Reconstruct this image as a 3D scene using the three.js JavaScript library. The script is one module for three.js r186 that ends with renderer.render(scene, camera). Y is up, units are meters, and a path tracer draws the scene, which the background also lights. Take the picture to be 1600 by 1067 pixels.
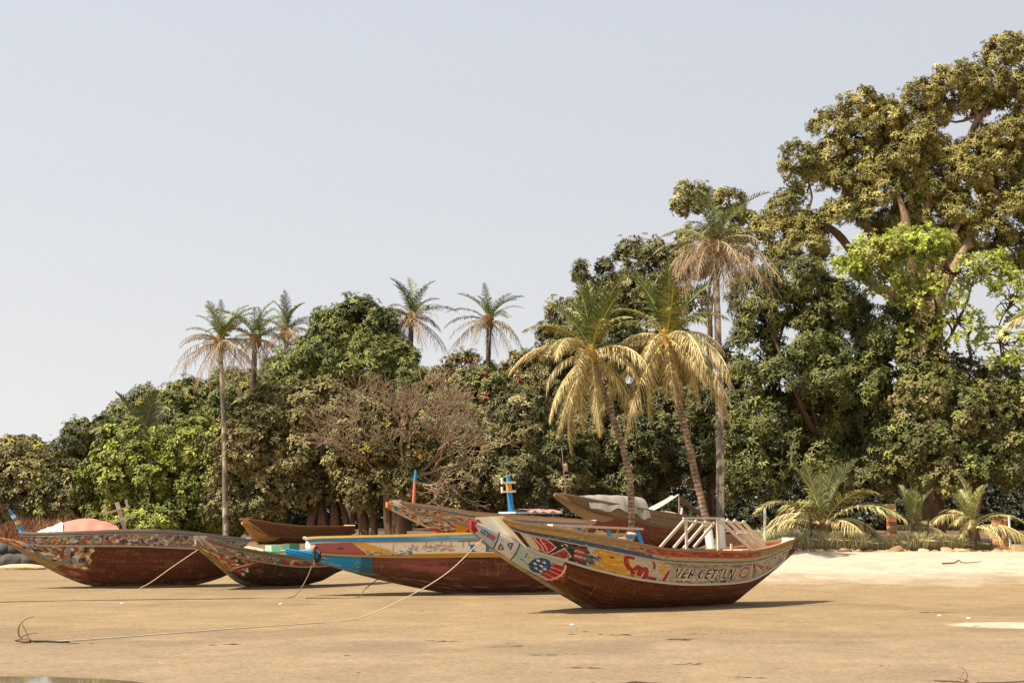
import * as THREE from 'three';
import { mergeGeometries } from 'three/addons/utils/BufferGeometryUtils.js';

// ---------------------------------------------------------------- camera, sky, sun, exposure
const scene = new THREE.Scene();
const camera = new THREE.PerspectiveCamera(29.86, 1024 / 682, 0.1, 6000);
camera.position.set(0, 1.6, 0);
camera.rotation.x = Math.atan(291.5 / 2000);
const renderer = new THREE.WebGLRenderer();
renderer.toneMapping = THREE.LinearToneMapping;
renderer.toneMappingExposure = 1.72;
renderer.shadowMap.enabled = true;

const SUN = new THREE.Vector3(-0.55, 0.79, 0.26).normalize();
{
  const W = 512, H = 256, d = new Float32Array(W * H * 4);
  const mix = (a, b, t) => a + (b - a) * t;
  for (let j = 0; j < H; j++) {
    const el = ((j + 0.5) / H) * Math.PI - Math.PI / 2, y = Math.sin(el), c = Math.cos(el);
    for (let i = 0; i < W; i++) {
      const az = ((i + 0.5) / W - 0.5) * 2 * Math.PI, x = c * Math.cos(az), z = c * Math.sin(az);
      const cosS = x * SUN.x + y * SUN.y + z * SUN.z;
      const up = Math.max(0, y), k = 1 - Math.exp(-up * 3.0);
      // pale dusty haze at the horizon, soft blue overhead
      let r = mix(0.500, 0.322, k), g = mix(0.492, 0.357, k), b = mix(0.466, 0.430, k);
      const side = 0.5 - 0.5 * x / Math.max(c, 1e-3);             // haze is brighter on the sun's side
      const w = 0.90 + 0.22 * side, aur = 0.5 * Math.exp(-Math.acos(Math.min(1, cosS)) * 4.0);
      r = r * w + aur; g = g * w + aur * 0.95; b = b * w + aur * 0.85;
      if (y < 0) { r = 0.30; g = 0.25; b = 0.19; }
      d.set([r, g, b, 1], (j * W + i) * 4);
    }
  }
  const t = new THREE.DataTexture(d, W, H, THREE.RGBAFormat, THREE.FloatType);
  t.mapping = THREE.EquirectangularReflectionMapping; t.magFilter = t.minFilter = THREE.LinearFilter; t.wrapS = THREE.RepeatWrapping;
  t.needsUpdate = true;
  scene.background = t; scene.environment = t;
}
const sun = new THREE.DirectionalLight(new THREE.Color().setRGB(1, 0.91, 0.77), 5);
sun.position.copy(SUN).multiplyScalar(120).add(new THREE.Vector3(0, 0, -45)); sun.target.position.set(0, 0, -45);
sun.castShadow = true; sun.shadow.radius = 1; sun.shadow.mapSize.set(4096, 4096);
Object.assign(sun.shadow.camera, { left: -60, right: 60, top: 60, bottom: -60, near: 1, far: 300 });
scene.add(sun, sun.target);

// ---------------------------------------------------------------- helpers
let SEED = 1;
const mk = (s) => () => { s |= 0; s = (s + 0x6d2b79f5) | 0; let t = Math.imul(s ^ (s >>> 15), 1 | s); t = (t + Math.imul(t ^ (t >>> 7), 61 | t)) ^ t; return ((t ^ (t >>> 14)) >>> 0) / 4294967296; };
let rnd = mk(7);
const R = (a, b) => a + (b - a) * rnd();
const V = (x, y, z) => new THREE.Vector3(x, y, z);
const lerp = (a, b, t) => a + (b - a) * t, clamp = (x, a, b) => Math.min(b, Math.max(a, x));
const ss = (a, b, x) => { const t = clamp((x - a) / (b - a), 0, 1); return t * t * (3 - 2 * t); };
const hash = (x, y) => { let h = Math.imul(x, 374761393) + Math.imul(y, 668265263); h = Math.imul(h ^ (h >>> 13), 1274126177); return ((h ^ (h >>> 16)) >>> 0) / 4294967296; };
function vn(x, y) { const i = Math.floor(x), j = Math.floor(y), a = x - i, b = y - j, u = a * a * (3 - 2 * a), v = b * b * (3 - 2 * b); return lerp(lerp(hash(i, j), hash(i + 1, j), u), lerp(hash(i, j + 1), hash(i + 1, j + 1), u), v); }
const fbm = (x, y, o = 4) => { let s = 0, a = 0.5; for (let k = 0; k < o; k++) { s += a * vn(x, y); x = x * 2.03 + 17.1; y = y * 2.03 + 5.7; a *= 0.5; } return s; };
const col = (r, g, b) => new THREE.Color().setRGB(r, g, b);
const hex = (h) => new THREE.Color(h);
const taken = new Map();
function numbered(n) { const k = taken.get(n) ?? 0; taken.set(n, k + 1); return k ? `${n}_${String(k).padStart(3, '0')}` : n; }
function thing(name, label, category, pos = [0, 0, 0], turn = 0, group) {
  const o = new THREE.Group(); o.name = numbered(name); o.position.set(...pos); o.rotation.y = turn; o.userData = { label, category }; if (group) o.userData.group = group; scene.add(o); return o;
}
function part(name, geo, mat, parent, kind) { const m = new THREE.Mesh(geo, mat); m.name = name; m.castShadow = m.receiveShadow = true; if (kind) m.userData.kind = kind; parent.add(m); return m; }
function solo(name, geo, mat, label, category, group, pos) { const m = part(numbered(name), geo, mat, scene); m.userData = { label, category }; if (group) m.userData.group = group; if (pos) m.position.set(...pos); return m; }
function structure(name, geo, mat) { const m = part(name, geo, mat, scene); m.userData = { kind: 'structure' }; return m; }
const std = (c, rough = 0.85, o = {}) => new THREE.MeshStandardMaterial({ color: c, roughness: rough, ...o });
// plan position: metres from the photograph's frame (1600 px wide) at a given distance
const F = 2000, PC = Math.cos(camera.rotation.x), PS = Math.sin(camera.rotation.x);
function at(px, py, D) { const x = px - 800, y = 533.5 - py; const ry = y * PC + F * PS, rz = F * PC - y * PS; return V(x * D / rz, 1.6 + ry * D / rz, -D); }
const xAt = (px, D) => at(px, 825, D).x;

function grid(nu, nv, fn) { // fn(u,v) -> [x,y,z,(tu,tv)]
  const p = [], uv = [], idx = [];
  for (let i = 0; i <= nu; i++) for (let j = 0; j <= nv; j++) { const q = fn(i / nu, j / nv); p.push(q[0], q[1], q[2]); uv.push(q[3] ?? i / nu, q[4] ?? j / nv); }
  for (let i = 0; i < nu; i++) for (let j = 0; j < nv; j++) { const a = i * (nv + 1) + j, b = a + nv + 1; idx.push(a, b, a + 1, b, b + 1, a + 1); }
  const g = new THREE.BufferGeometry(); g.setAttribute('position', new THREE.Float32BufferAttribute(p, 3)); g.setAttribute('uv', new THREE.Float32BufferAttribute(uv, 2)); g.setIndex(idx); g.computeVertexNormals(); return g;
}
// tapered tube through points; rad(t) gives the radius
function tube(pts, rad, seg = 12, sides = 7, wob = 0) {
  const c = new THREE.CatmullRomCurve3(pts), P = [], N = [], U = [], I = [];
  let n = V(0, 0, 1); const L = c.getLength();
  for (let i = 0; i <= seg; i++) {
    const t = i / seg, p = c.getPoint(t), T = c.getTangent(t); n.sub(T.clone().multiplyScalar(n.dot(T))); if (n.lengthSq() < 1e-6) n.set(1, 0, 0); n.normalize(); const b = T.clone().cross(n);
    for (let k = 0; k <= sides; k++) { const a = (k / sides) * 2 * Math.PI; let r = rad(t); if (wob) r *= 1 + wob * (vn(Math.cos(a) * 1.7 + 9, t * seg * 0.35 + Math.sin(a) * 1.7) - 0.5); const d = n.clone().multiplyScalar(Math.cos(a)).addScaledVector(b, Math.sin(a)); P.push(p.x + d.x * r, p.y + d.y * r, p.z + d.z * r); N.push(d.x, d.y, d.z); U.push(k / sides, t * L); }
  }
  for (let i = 0; i < seg; i++) for (let k = 0; k < sides; k++) { const a = i * (sides + 1) + k, b = a + sides + 1; I.push(a, a + 1, b, b, a + 1, b + 1); }
  const g = new THREE.BufferGeometry(); g.setAttribute('position', new THREE.Float32BufferAttribute(P, 3)); g.setAttribute('normal', new THREE.Float32BufferAttribute(N, 3)); g.setAttribute('uv', new THREE.Float32BufferAttribute(U, 2)); g.setIndex(I); return g;
}
function bar(a, b, w, h) { const d = b.clone().sub(a), g = new THREE.BoxGeometry(w, d.length(), h); const m = new THREE.Matrix4().compose(a.clone().add(b).multiplyScalar(0.5), new THREE.Quaternion().setFromUnitVectors(V(0, 1, 0), d.clone().normalize()), V(1, 1, 1)); return g.applyMatrix4(m); }
function sweep(pts, hw, hh) { // rectangular section along points, side = horizontal normal
  const P = [], I = [], U = []; let L = 0;
  pts.forEach((p, i) => {
    const T = pts[Math.min(i + 1, pts.length - 1)].clone().sub(pts[Math.max(i - 1, 0)]).normalize(); const s = V(-T.z, 0, T.x).normalize(), u = s.clone().cross(T).negate(); if (u.y < 0) u.negate(); if (i) L += p.distanceTo(pts[i - 1]);
    for (const [a, b] of [[-1, -1], [1, -1], [1, 1], [-1, 1]]) { const q = p.clone().addScaledVector(s, a * hw).addScaledVector(u, b * hh); P.push(q.x, q.y, q.z); U.push(L, (a + b) * 0.1); }
  });
  for (let i = 0; i < pts.length - 1; i++) for (let k = 0; k < 4; k++) { const a = i * 4 + k, b = i * 4 + (k + 1) % 4; I.push(a, b, a + 4, b, b + 4, a + 4); }
  const e = (pts.length - 1) * 4; I.push(0, 2, 1, 0, 3, 2, e, e + 1, e + 2, e, e + 2, e + 3);
  let g = new THREE.BufferGeometry(); g.setAttribute('position', new THREE.Float32BufferAttribute(P, 3)); g.setAttribute('uv', new THREE.Float32BufferAttribute(U, 2)); g.setIndex(I); g = g.toNonIndexed(); g.computeVertexNormals(); return g;
}
const noiseTex = (n, fn, rx = 1, ry = 1, srgb = false) => { const d = new Uint8Array(n * n * 4); for (let j = 0; j < n; j++) for (let i = 0; i < n; i++) { const v = fn(i / n, j / n), a = Array.isArray(v) ? v : [v, v, v]; d.set([a[0] * 255, a[1] * 255, a[2] * 255, 255].map((q) => clamp(q, 0, 255)), (j * n + i) * 4); } const t = new THREE.DataTexture(d, n, n); t.wrapS = t.wrapT = THREE.RepeatWrapping; t.magFilter = t.minFilter = THREE.LinearFilter; t.repeat.set(rx, ry); if (srgb) t.colorSpace = THREE.SRGBColorSpace; t.needsUpdate = true; return t; };
// tileable fbm
const tfbm = (u, v, f, o = 4, fy = f) => { let s = 0, a = 0.5; for (let k = 0; k < o; k++) { const X = u * f, Y = v * fy, i = Math.floor(X), j = Math.floor(Y), p = X - i, q = Y - j, w = (a1, b1) => hash(((a1 % f) + f) % f + k * 71, ((b1 % fy) + fy) % fy + k * 37), U = p * p * (3 - 2 * p), W2 = q * q * (3 - 2 * q); s += a * lerp(lerp(w(i, j), w(i + 1, j), U), lerp(w(i, j + 1), w(i + 1, j + 1), U), W2); f *= 2; fy *= 2; a *= 0.5; } return s; };

// ---------------------------------------------------------------- beach
const PUD = [[-5.6, 12.75, 1.75, 1.25]];
const bar0 = (X, D) => 1 - ss(.9, 1.0, Math.hypot((X - 9.6) / 2.45, (D - 21.55 + .12 * (X - 9)) / .8) + .3 * (fbm(X * 1.1 + 4, D * 1.6) - .47));
const pud = (X, D) => { let m = 0; for (const [x, d, a, b] of PUD) { const q = Math.hypot((X - x) / a, (D - d) / b) + 0.35 * (fbm(X * 1.3, D * 2.2) - 0.45); m = Math.max(m, 1 - ss(0.8, 1.12, q)); } return m; };
function bank(X) { const a = ss(-1, 5, X), b = ss(-15, -9, X); return [lerp(lerp(51, 37, b), 30, a), lerp(lerp(60, 50, b), 46, a), lerp(1.0, 0.78, a)]; }
const KEELS = [[-.78, 24.2, 32.1, 2.9, 6.1], [-5.42, 31, 12.8, 4.3, 6.8], [-13.67, 34.5, 21.4, 2.7, 4.8], [-8.27, 33.8, 44.7, 1.9, 3.4]].map(([x, d, a, l0, l1]) => { const r = a * Math.PI / 180; return [x + l0 * Math.cos(r), d + l0 * Math.sin(r), x + l1 * Math.cos(r), d + l1 * Math.sin(r)]; });
function ground(X, D) {
  const [s, e, t] = bank(X), k = clamp((D - s) / (e - s), 0, 1.2);
  let h = t * k * k * (3 - 2 * Math.min(k, 1)) * (k > 1 ? 1 / (k * k) : 1);
  if (k >= 1) h = t + clamp((D - e) * 0.014, 0, 1.6);
  const dry = ss(0.12, 0.5, k);
  h += 0.03 * (fbm(X * 0.4, D * 0.4) - 0.47) * (1 - dry) * (1 - pud(X, D)) + dry * 0.07 * (fbm(X * 1.6, D * 1.6, 3) - 0.45) + 0.01 * (fbm(X * 2.2 + 40, D * 2.2, 3) - 0.45) * (1 - dry);
  for (const [x0, d0, x1, d1] of KEELS) { const ux = x1 - x0, ud = d1 - d0, t = clamp(((X - x0) * ux + (D - d0) * ud) / (ux * ux + ud * ud), 0, 1), q = Math.hypot(X - x0 - t * ux, D - d0 - t * ud); if (q < 2) h += (.05 + .03 * vn(X * 2.3, D * 2.3)) * Math.exp(-q * q / .16); }
  return h - 0.055 * pud(X, D) + .015 * bar0(X, D);
}
{
  const ds = [], xs = [];
  for (const v of [-900, -300, -80, -25, -6, 2, 6, 9]) ds.push(v);
  for (let d = 11; d < 62;) { ds.push(d); d += clamp(d * 0.006, 0.07, 0.34); }
  for (const v of [63, 66, 70, 75, 82, 90, 100, 115, 140, 180, 260, 420, 800, 1600, 3500]) ds.push(v);
  for (const v of [-3500, -1200, -400, -150, -80, -50, -38, -31]) xs.push(v);
  for (let x = -27; x <= 27; x += 0.2) xs.push(x);
  for (const v of [31, 38, 50, 80, 150, 400, 1200, 3500]) xs.push(v);
  const P = [], C = [], U = [], I = [], nx = xs.length;
  for (const d of ds) for (const x of xs) {
    P.push(x, ground(x, d), -d); U.push(x / 3.1, d / 3.1);
    const [s, e] = bank(x), k = (d - s) / (e - s), n = fbm(x * 0.35, d * 0.4), n2 = fbm(x * 1.5 + 50, d * 1.5 + 9);
    // damp tidal flat, dry bank, leaf-strewn earth under the trees
    let c = [0.475, 0.318, 0.163].map((v, i) => v * (0.91 + 0.18 * n) * (i === 2 ? 0.93 + 0.14 * n2 : 1));
    const silt = 1 - ss(17, 22, d + 5 * (n - .47) - .12 * x), gold = ss(19, 23, d + 4 * (n - .47)) * (1 - silt); c = [c[0] * (1 - .02 * silt), c[1] * (1 + .02 * silt), c[2] * (1 + .12 * silt - .06 * gold)];
    const wet = ss(0.52, 0.62, fbm(x * 0.3 + 3, d * 0.4 + 11)) * 0.16 * (1 - ss(0, 0.3, k)); c = c.map((v) => v * (1 - wet));
    const dry = ss(0.16, 0.55, k + 0.3 * (n2 - 0.47)) * ss(0, 5, x + 1), dryL = ss(0.3, 0.8, k) * (1 - ss(0, 5, x + 1));
    const D1 = [0.84, 0.70, 0.51], D2 = [0.30, 0.185, 0.10];
    c = c.map((v, i) => lerp(lerp(v, D1[i] * (0.9 + 0.2 * n2), dry), D2[i] * (0.75 + 0.5 * n2), dryL));
    const earth = ss(1.0, 1.06, k + 0.06 * (n2 - 0.5)); const E1 = [0.24, 0.125, 0.06]; c = c.map((v, i) => lerp(v, E1[i] * (0.6 + 0.8 * n2), earth));
    const damp = .42 * (1 - ss(.9, 1.5, Math.hypot((x + 5.6) / 1.75, (d - 12.75) / 1.25) + .6 * (n2 - .47))); c = c.map((v) => v * (1 - damp));
    const dryBar = bar0(x, d); c = c.map((v, i) => lerp(v, D1[i], dryBar));
    C.push(...c);
  }
  for (let j = 0; j < ds.length - 1; j++) for (let i = 0; i < nx - 1; i++) { const a = j * nx + i, b = a + nx; I.push(a, a + 1, b, b, a + 1, b + 1); }
  const g = new THREE.BufferGeometry(); g.setAttribute('position', new THREE.Float32BufferAttribute(P, 3)); g.setAttribute('color', new THREE.Float32BufferAttribute(C, 3)); g.setAttribute('uv', new THREE.Float32BufferAttribute(U, 2)); g.setIndex(I); g.computeVertexNormals();
  const grain = noiseTex(1024, (u, v) => { const a = tfbm(u, v, 7, 5), b = hash((u * 1024) | 0, (v * 1024) | 0), c = tfbm(u, v, 64, 3); let q = 0.80 + 0.14 * (a - 0.47) + 0.14 * (b - 0.5) + 0.2 * (c - 0.45); if (hash((u * 512) | 0, 999 + ((v * 512) | 0)) > 0.9985) q *= 0.55; return [q, q * 0.995, q * 0.985]; }, 1, 1, true);
  const bump = noiseTex(1024, (u, v) => 0.5 * tfbm(u, v, 6, 5) + 0.35 * tfbm(u, v, 40, 3) + 0.15 * hash((u * 1024) | 0, (v * 1024) | 0));
  structure('beach', g, new THREE.MeshStandardMaterial({ vertexColors: true, map: grain, bumpMap: bump, bumpScale: 0.055, roughness: 0.93 }));
  const water = new THREE.MeshPhysicalMaterial({ color: col(0.16, 0.12, 0.07), roughness: 0.04, ior: 1.33 });
  for (const [x, d, a, b] of PUD) { const m = structure(numbered('puddle'), new THREE.CircleGeometry(1, 48).rotateX(-Math.PI / 2).scale(a * 1.3, 1, b * 1.3), water); m.position.set(x, ground(x, d) + 0.05, -d); }
}

// ---------------------------------------------------------------- boats
const pchip = (pts) => { // monotone cubic in x for each remaining column
  const n = pts.length, cols = pts[0].length - 1, m = [];
  for (let c = 1; c <= cols; c++) { const d = [], t = []; for (let i = 0; i < n - 1; i++) d.push((pts[i + 1][c] - pts[i][c]) / (pts[i + 1][0] - pts[i][0])); for (let i = 0; i < n; i++) t.push(i === 0 ? d[0] : i === n - 1 ? d[n - 2] : d[i - 1] * d[i] <= 0 ? 0 : 2 * d[i - 1] * d[i] / (d[i - 1] + d[i])); m.push(t); }
  return (x) => { x = clamp(x, pts[0][0], pts[n - 1][0]); let i = 0; while (i < n - 2 && x > pts[i + 1][0]) i++; const h = pts[i + 1][0] - pts[i][0], s = (x - pts[i][0]) / h, s2 = s * s, s3 = s2 * s; return m.map((t, c) => (2 * s3 - 3 * s2 + 1) * pts[i][c + 1] + (s3 - 2 * s2 + s) * h * t[i] + (-2 * s3 + 3 * s2) * pts[i + 1][c + 1] + (s3 - s2) * h * t[i + 1]); };
};
const woodBump = noiseTex(512, (u, v) => 0.6 * tfbm(u, v, 4, 4, 48) + 0.4 * tfbm(u, v, 60, 2)); woodBump.repeat.set(5, 1);
function paintTex(w, h, draw) { const c = document.createElement('canvas'); c.width = w; c.height = h; const g = c.getContext('2d'); draw(g, w, h); const t = new THREE.CanvasTexture(c); t.colorSpace = THREE.SRGBColorSpace; t.magFilter = THREE.LinearFilter; t.anisotropy = 8; return t; }
function blotch(g, x, y, rx, ry, color, a = 1) { g.globalAlpha = a; g.fillStyle = color; g.beginPath(); const n = 9, o = rnd() * 9; for (let i = 0; i <= n; i++) { const t = (i / n) * 2 * Math.PI, r = 0.55 + 0.75 * vn(o + Math.cos(t) * 1.5, o + Math.sin(t) * 1.5); const X = x + Math.cos(t) * rx * r, Y = y + Math.sin(t) * ry * r; i ? g.lineTo(X, Y) : g.moveTo(X, Y); } g.closePath(); g.fill(); g.globalAlpha = 1; }
function wear(g, w, h, n, colors, sx = 14, sy = 4, a = 0.85) { for (let i = 0; i < n; i++) { const s = Math.pow(rnd(), 2.2) + 0.12; blotch(g, rnd() * w, rnd() * h, sx * s, sy * s, colors[(rnd() * colors.length) | 0], a * R(0.4, 1)); } }
function scratches(g, w, h, n, colors, len = 60) { for (let i = 0; i < n; i++) { g.globalAlpha = R(0.15, 0.6); g.strokeStyle = colors[(rnd() * colors.length) | 0]; g.lineWidth = R(0.6, 2); const x = rnd() * w, y = rnd() * h; g.beginPath(); g.moveTo(x, y); g.lineTo(x + R(0.2, 1) * len, y + R(-2, 2)); g.stroke(); } g.globalAlpha = 1; }
function folk(g, x0, x1, y0, y1, pal, n) { n = Math.round(n * 2.4); // dense hand-painted ornament: arcs, leaves, diamonds, dots
  for (let i = 0; i < n; i++) {
    const x = R(x0, x1), y = R(y0, y1), s = Math.min(60, R(0.09, 0.34) * (y1 - y0)); g.save(); g.translate(x, y); g.scale(.5, 1.1); g.rotate(R(-1, 1)); g.fillStyle = g.strokeStyle = pal[(rnd() * pal.length) | 0]; g.lineWidth = R(2, 5); const k = (rnd() * 5) | 0; g.beginPath();
    if (k === 0) { g.moveTo(-s, 0); g.quadraticCurveTo(0, -s * 0.7, s, 0); g.quadraticCurveTo(0, s * 0.7, -s, 0); g.fill(); } else if (k === 1) { g.arc(0, 0, s * 0.6, 0, 4.2); g.stroke(); } else if (k === 2) { g.moveTo(0, -s * 0.6); g.lineTo(s * 0.7, 0); g.lineTo(0, s * 0.6); g.lineTo(-s * 0.7, 0); g.fill(); } else if (k === 3) { g.moveTo(-s, s * 0.3); g.bezierCurveTo(-s * 0.3, -s, s * 0.3, s, s, -s * 0.3); g.stroke(); } else { for (let q = 0; q < 4; q++) { g.moveTo(q * 7 + 3, 0); g.arc(q * 7, 0, 3, 0, 7); } g.fill(); }
    g.restore();
  }
}
const poly = (g, c, ...p) => { g.fillStyle = c; g.beginPath(); p.forEach(([x, y], i) => (i ? g.lineTo(x, y) : g.moveTo(x, y))); g.closePath(); g.fill(); };
const star = (g, x, y, r, c) => { poly(g, c, ...Array.from({ length: 10 }, (_, i) => [x + Math.sin(i * Math.PI / 5) * (i % 2 ? r * 0.42 : r), y - Math.cos(i * Math.PI / 5) * (i % 2 ? r * 0.42 : r)])); };

function boat(name, label, B) {
  const gy = B.base ?? 0, root = thing(name, label, 'boat', [B.pos[0], gy, B.pos[1]], THREE.MathUtils.degToRad(B.yaw), 'wooden fishing boats drawn up on the beach');
  const L = B.L, K = pchip(B.keel), Rl = pchip(B.rail), G = pchip(B.gun);
  const y = (v) => v - gy;
  const hullAt = (x, t, side) => { const [ky, kw] = K(x), [ry, rw] = Rl(x); const e = Math.pow(t, 0.85), bul = Math.sin(Math.PI * t) * 0.10 * rw; return [x, y(lerp(ky, Math.max(ry, ky + 0.05), t)) - bul * 0.5, side * (lerp(kw, rw, e) + bul)]; };
  const hullTex = paintTex(2048, 512, (g, w, h) => B.hull(g, w, h, (m) => (m / L) * w)), strTex = paintTex(2048, 256, (g, w, h) => B.strake(g, w, h, (m) => (m / L) * w));
  const hm = new THREE.MeshStandardMaterial({ map: hullTex, roughness: 0.88, bumpMap: woodBump, bumpScale: 0.014 }), sm = new THREE.MeshStandardMaterial({ map: strTex, roughness: 0.7, bumpMap: woodBump, bumpScale: 0.01 });
  const sides = [1, -1].map((s) => grid(72, 10, (u, t) => { const q = hullAt(u * L, t, s); return [...q, u, t]; }));
  const bottom = grid(72, 1, (u, t) => { const [ky, kw] = K(u * L); return [u * L, y(ky), lerp(-kw, kw, t), u, 0.01]; });
  const tip = [0, L].map((x) => grid(1, 6, (u, t) => { const q = hullAt(x, t, 1); return [x, q[1], lerp(-q[2], q[2], u), x / L, t]; }));
  part('hull', mergeGeometries([...sides, bottom, ...tip]), hm, root);
  const nose = grid(20, 1, (u, t) => { const x = u * (B.b0 + 0.2), [ry, rw] = Rl(x); return [x, y(ry) - 0.02, lerp(-rw, rw, t), x / L, 0.97]; });
  const tail = grid(10, 1, (u, t) => { const x = lerp(B.b1 - 0.2, L, u), [ry, rw] = Rl(x); return [x, y(ry) - 0.02, lerp(-rw, rw, t), x / L, 0.97]; });
  const seams = [[0.02, .34], [.352, .67], [.682, .985]];
  for (const s of [1, -1]) for (const [ta, tb] of seams) part('hull_plank', grid(72, 4, (u, t) => { const e = t === 0 || t === 1 ? 0 : .013, q = hullAt(u * L, lerp(ta, tb, t === 0 ? .012 : t === 1 ? .988 : t), s); return [q[0], q[1], q[2] + s * e, u, lerp(ta, tb, t)]; }), hm, root);
  part('bow_spur_deck', nose, hm, root); part('stern_spur_deck', tail, hm, root);
  const sAt = (u, t, s, off) => { const xb = lerp(B.b0, B.b1, u), xt = lerp(B.t0, B.t1, u), [ry, rw] = Rl(xb), [gy2, gw] = G(xt); const bul = Math.sin(Math.PI * t) * 0.025; return [lerp(xb, xt, t), y(lerp(ry, gy2, t)), s * (lerp(rw, gw, t) + bul + off), lerp(xb, xt, t) / L, t]; };
  const plain = std(B.inner ?? hex('#7a5138'), 0.85, { bumpMap: woodBump, bumpScale: 0.01 }), gm = std(B.gunCol ?? hex('#8d6f4c'), 0.8, { bumpMap: woodBump, bumpScale: 0.012 }), rm = std(B.rubCol ?? hex('#9c8a72'), 0.85);
  const pts = (s, t, off, dy = 0) => Array.from({ length: 49 }, (_, i) => { const q = sAt(i / 48, t, s, off); return V(q[0], q[1] + dy, q[2]); });
  for (const s of [1, -1]) {
    part('side_plank', grid(72, 6, (u, t) => sAt(u, t, s, 0.005)), sm, root);
    part('inner_plank', grid(48, 3, (u, t) => sAt(u, t, s, -0.04)), plain, root);
    part('sheer_plank', grid(72, 2, (u, t) => { const q = sAt(u, lerp(1 - B.sheer, 1, t), s, 0.03); return [q[0], q[1], q[2], q[3], lerp(1 - B.sheer, 1, t)]; }), sm, root);
    part('sheer_edge', sweep(pts(s, 1 - B.sheer, 0.018), 0.016, 0.008), rm, root);
    part('gunwale', sweep(pts(s, 1, -0.005, 0.02), 0.045, 0.022), gm, root);
    part('rub_rail', sweep(pts(s, 0, 0.02), 0.028, 0.022), rm, root);
  }
  const floorY = (x) => y(Math.min(lerp(K(x)[0], Rl(x)[0], 0.85), Rl(x)[0]));
  part('floor', grid(30, 1, (u, t) => { const x = lerp(B.b0, B.b1, u); const w = Rl(x)[1] - 0.03; return [x, floorY(x), lerp(-w, w, t)]; }), plain, root);
  // raked end boards closing the planked sides
  const tm = (B.transom ?? ['#e8dcc0', '#dccfb2', '#efe4cc']).map((c) => std(hex(c), 0.75, { bumpMap: woodBump, bumpScale: 0.008 }));
  for (const [u, nm, n] of [[0, 'bow_board', 4], [1, 'stern_board', 2]]) {
    const f = new THREE.Group(); f.name = nm; root.add(f); const sg = u ? 1 : -1;
    for (let i = 0; i < n; i++) {
      const za = lerp(-1, 1, i / n) + 0.015, zb = lerp(-1, 1, (i + 1) / n) - 0.015; const bt = sAt(u, 0, 1, 0.02), tp = sAt(u, 1, 1, 0.03); const up = 0.05 + R(0, 0.02);
      const c = [[bt, za], [bt, zb], [tp, zb], [tp, za]].map(([q, k], j) => V(q[0] + (j > 1 ? sg * 0.03 : 0), q[1] + (j > 1 ? up : -0.03), q[2] * k)); const o = c.map((p) => p.clone().add(V(-sg * 0.05, 0, 0)));
      const pos = []; const qd = (a, b, c2, d) => pos.push(...[a, b, c2, a, c2, d].flatMap((p) => [p.x, p.y, p.z])); qd(c[0], c[1], c[2], c[3]); qd(o[3], o[2], o[1], o[0]); for (let k = 0; k < 4; k++) qd(c[k], o[k], o[(k + 1) % 4], c[(k + 1) % 4]);
      const gg = new THREE.BufferGeometry(); gg.setAttribute('position', new THREE.Float32BufferAttribute(pos, 3)); gg.setAttribute('uv', new THREE.Float32BufferAttribute(pos.flatMap((_, k) => (k % 3 === 0 ? [pos[k + 1], pos[k + 2]] : [])), 2)); gg.computeVertexNormals(); part('plank', gg, tm[i % tm.length], f);
    }
  }
  for (const x of B.thwarts ?? []) { const [gy2, gw] = G(x); part('thwart', new THREE.BoxGeometry(0.2, 0.035, 2 * gw - 0.1).translate(x, y(gy2) - 0.1, 0), gm, root); }
  root.userData.fn = undefined; delete root.userData.fn;
  return { root, K, Rl, G, y, world: (x, yy, z) => root.localToWorld(V(x, yy, z)) };
}
const warp = (X, a, b) => (m) => { let i = 0; while (i < a.length - 2 && m > a[i + 1]) i++; return X(b[i] + (b[i + 1] - b[i]) * (m - a[i]) / (a[i + 1] - a[i])); };
const WOOD = ['#6b4a33', '#8a7660', '#54402f', '#a08a6e'], GRIME = ['#3b2417', '#5a3826', '#8a6a4c', '#a98a66'];
function redHull(g, w, h, base, alt) { g.fillStyle = base; g.fillRect(0, 0, w, h); for (let i = 0; i < 260; i++) blotch(g, rnd() * w, rnd() * h, R(20, 150), R(5, 26), alt[(rnd() * alt.length) | 0], R(0.08, 0.32)); scratches(g, w, h, 260, ['#c79b7e', '#2d150c', '#8d5a42'], 90); for (let i = 0; i < 240; i++) blotch(g, rnd() * w, rnd() * h, R(1, 4), R(1, 3), rnd() < 0.6 ? '#d2b59a' : '#1d0f08', 0.7);
  for (let i = 0; i < 70; i++) blotch(g, rnd() * w, rnd() * h, R(12, 70), R(8, 40), ['#7d6650', '#5d4a3a', '#8f7a62', '#40291c'][i % 4], R(.15, .5));
  for (let i = 0; i < 700; i++) blotch(g, rnd() * w, rnd() * h, R(1, 6), R(1, 7), ['#b39a7e', '#8d745c', '#1d0f08', '#a5805f'][i % 4], R(.4, .9));
  for (let i = 0; i < 120; i++) { g.globalAlpha = R(.12, .4); g.fillStyle = ['#1f0e07', '#a58a6a', '#5b3018'][i % 3]; g.fillRect(rnd() * w, rnd() * h * .6, R(2, 7), R(30, 200)); } g.globalAlpha = 1;
  for (const y of []) { g.fillStyle = '#2a140c'; g.globalAlpha = 0.55; g.fillRect(0, y * h, w, 3); g.globalAlpha = 1; } }
function keelSilt(g, w, h, f = 0.12) { for (let i = 0; i < 520; i++) { const y = h * (1 - f * Math.pow(rnd(), 1.5)); blotch(g, rnd() * w, y, R(10, 60), R(3, 11), ['#8d7c5e', '#6f6148', '#a4926f', '#4e4231'][(rnd() * 4) | 0], R(0.3, 0.8)); } }

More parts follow.
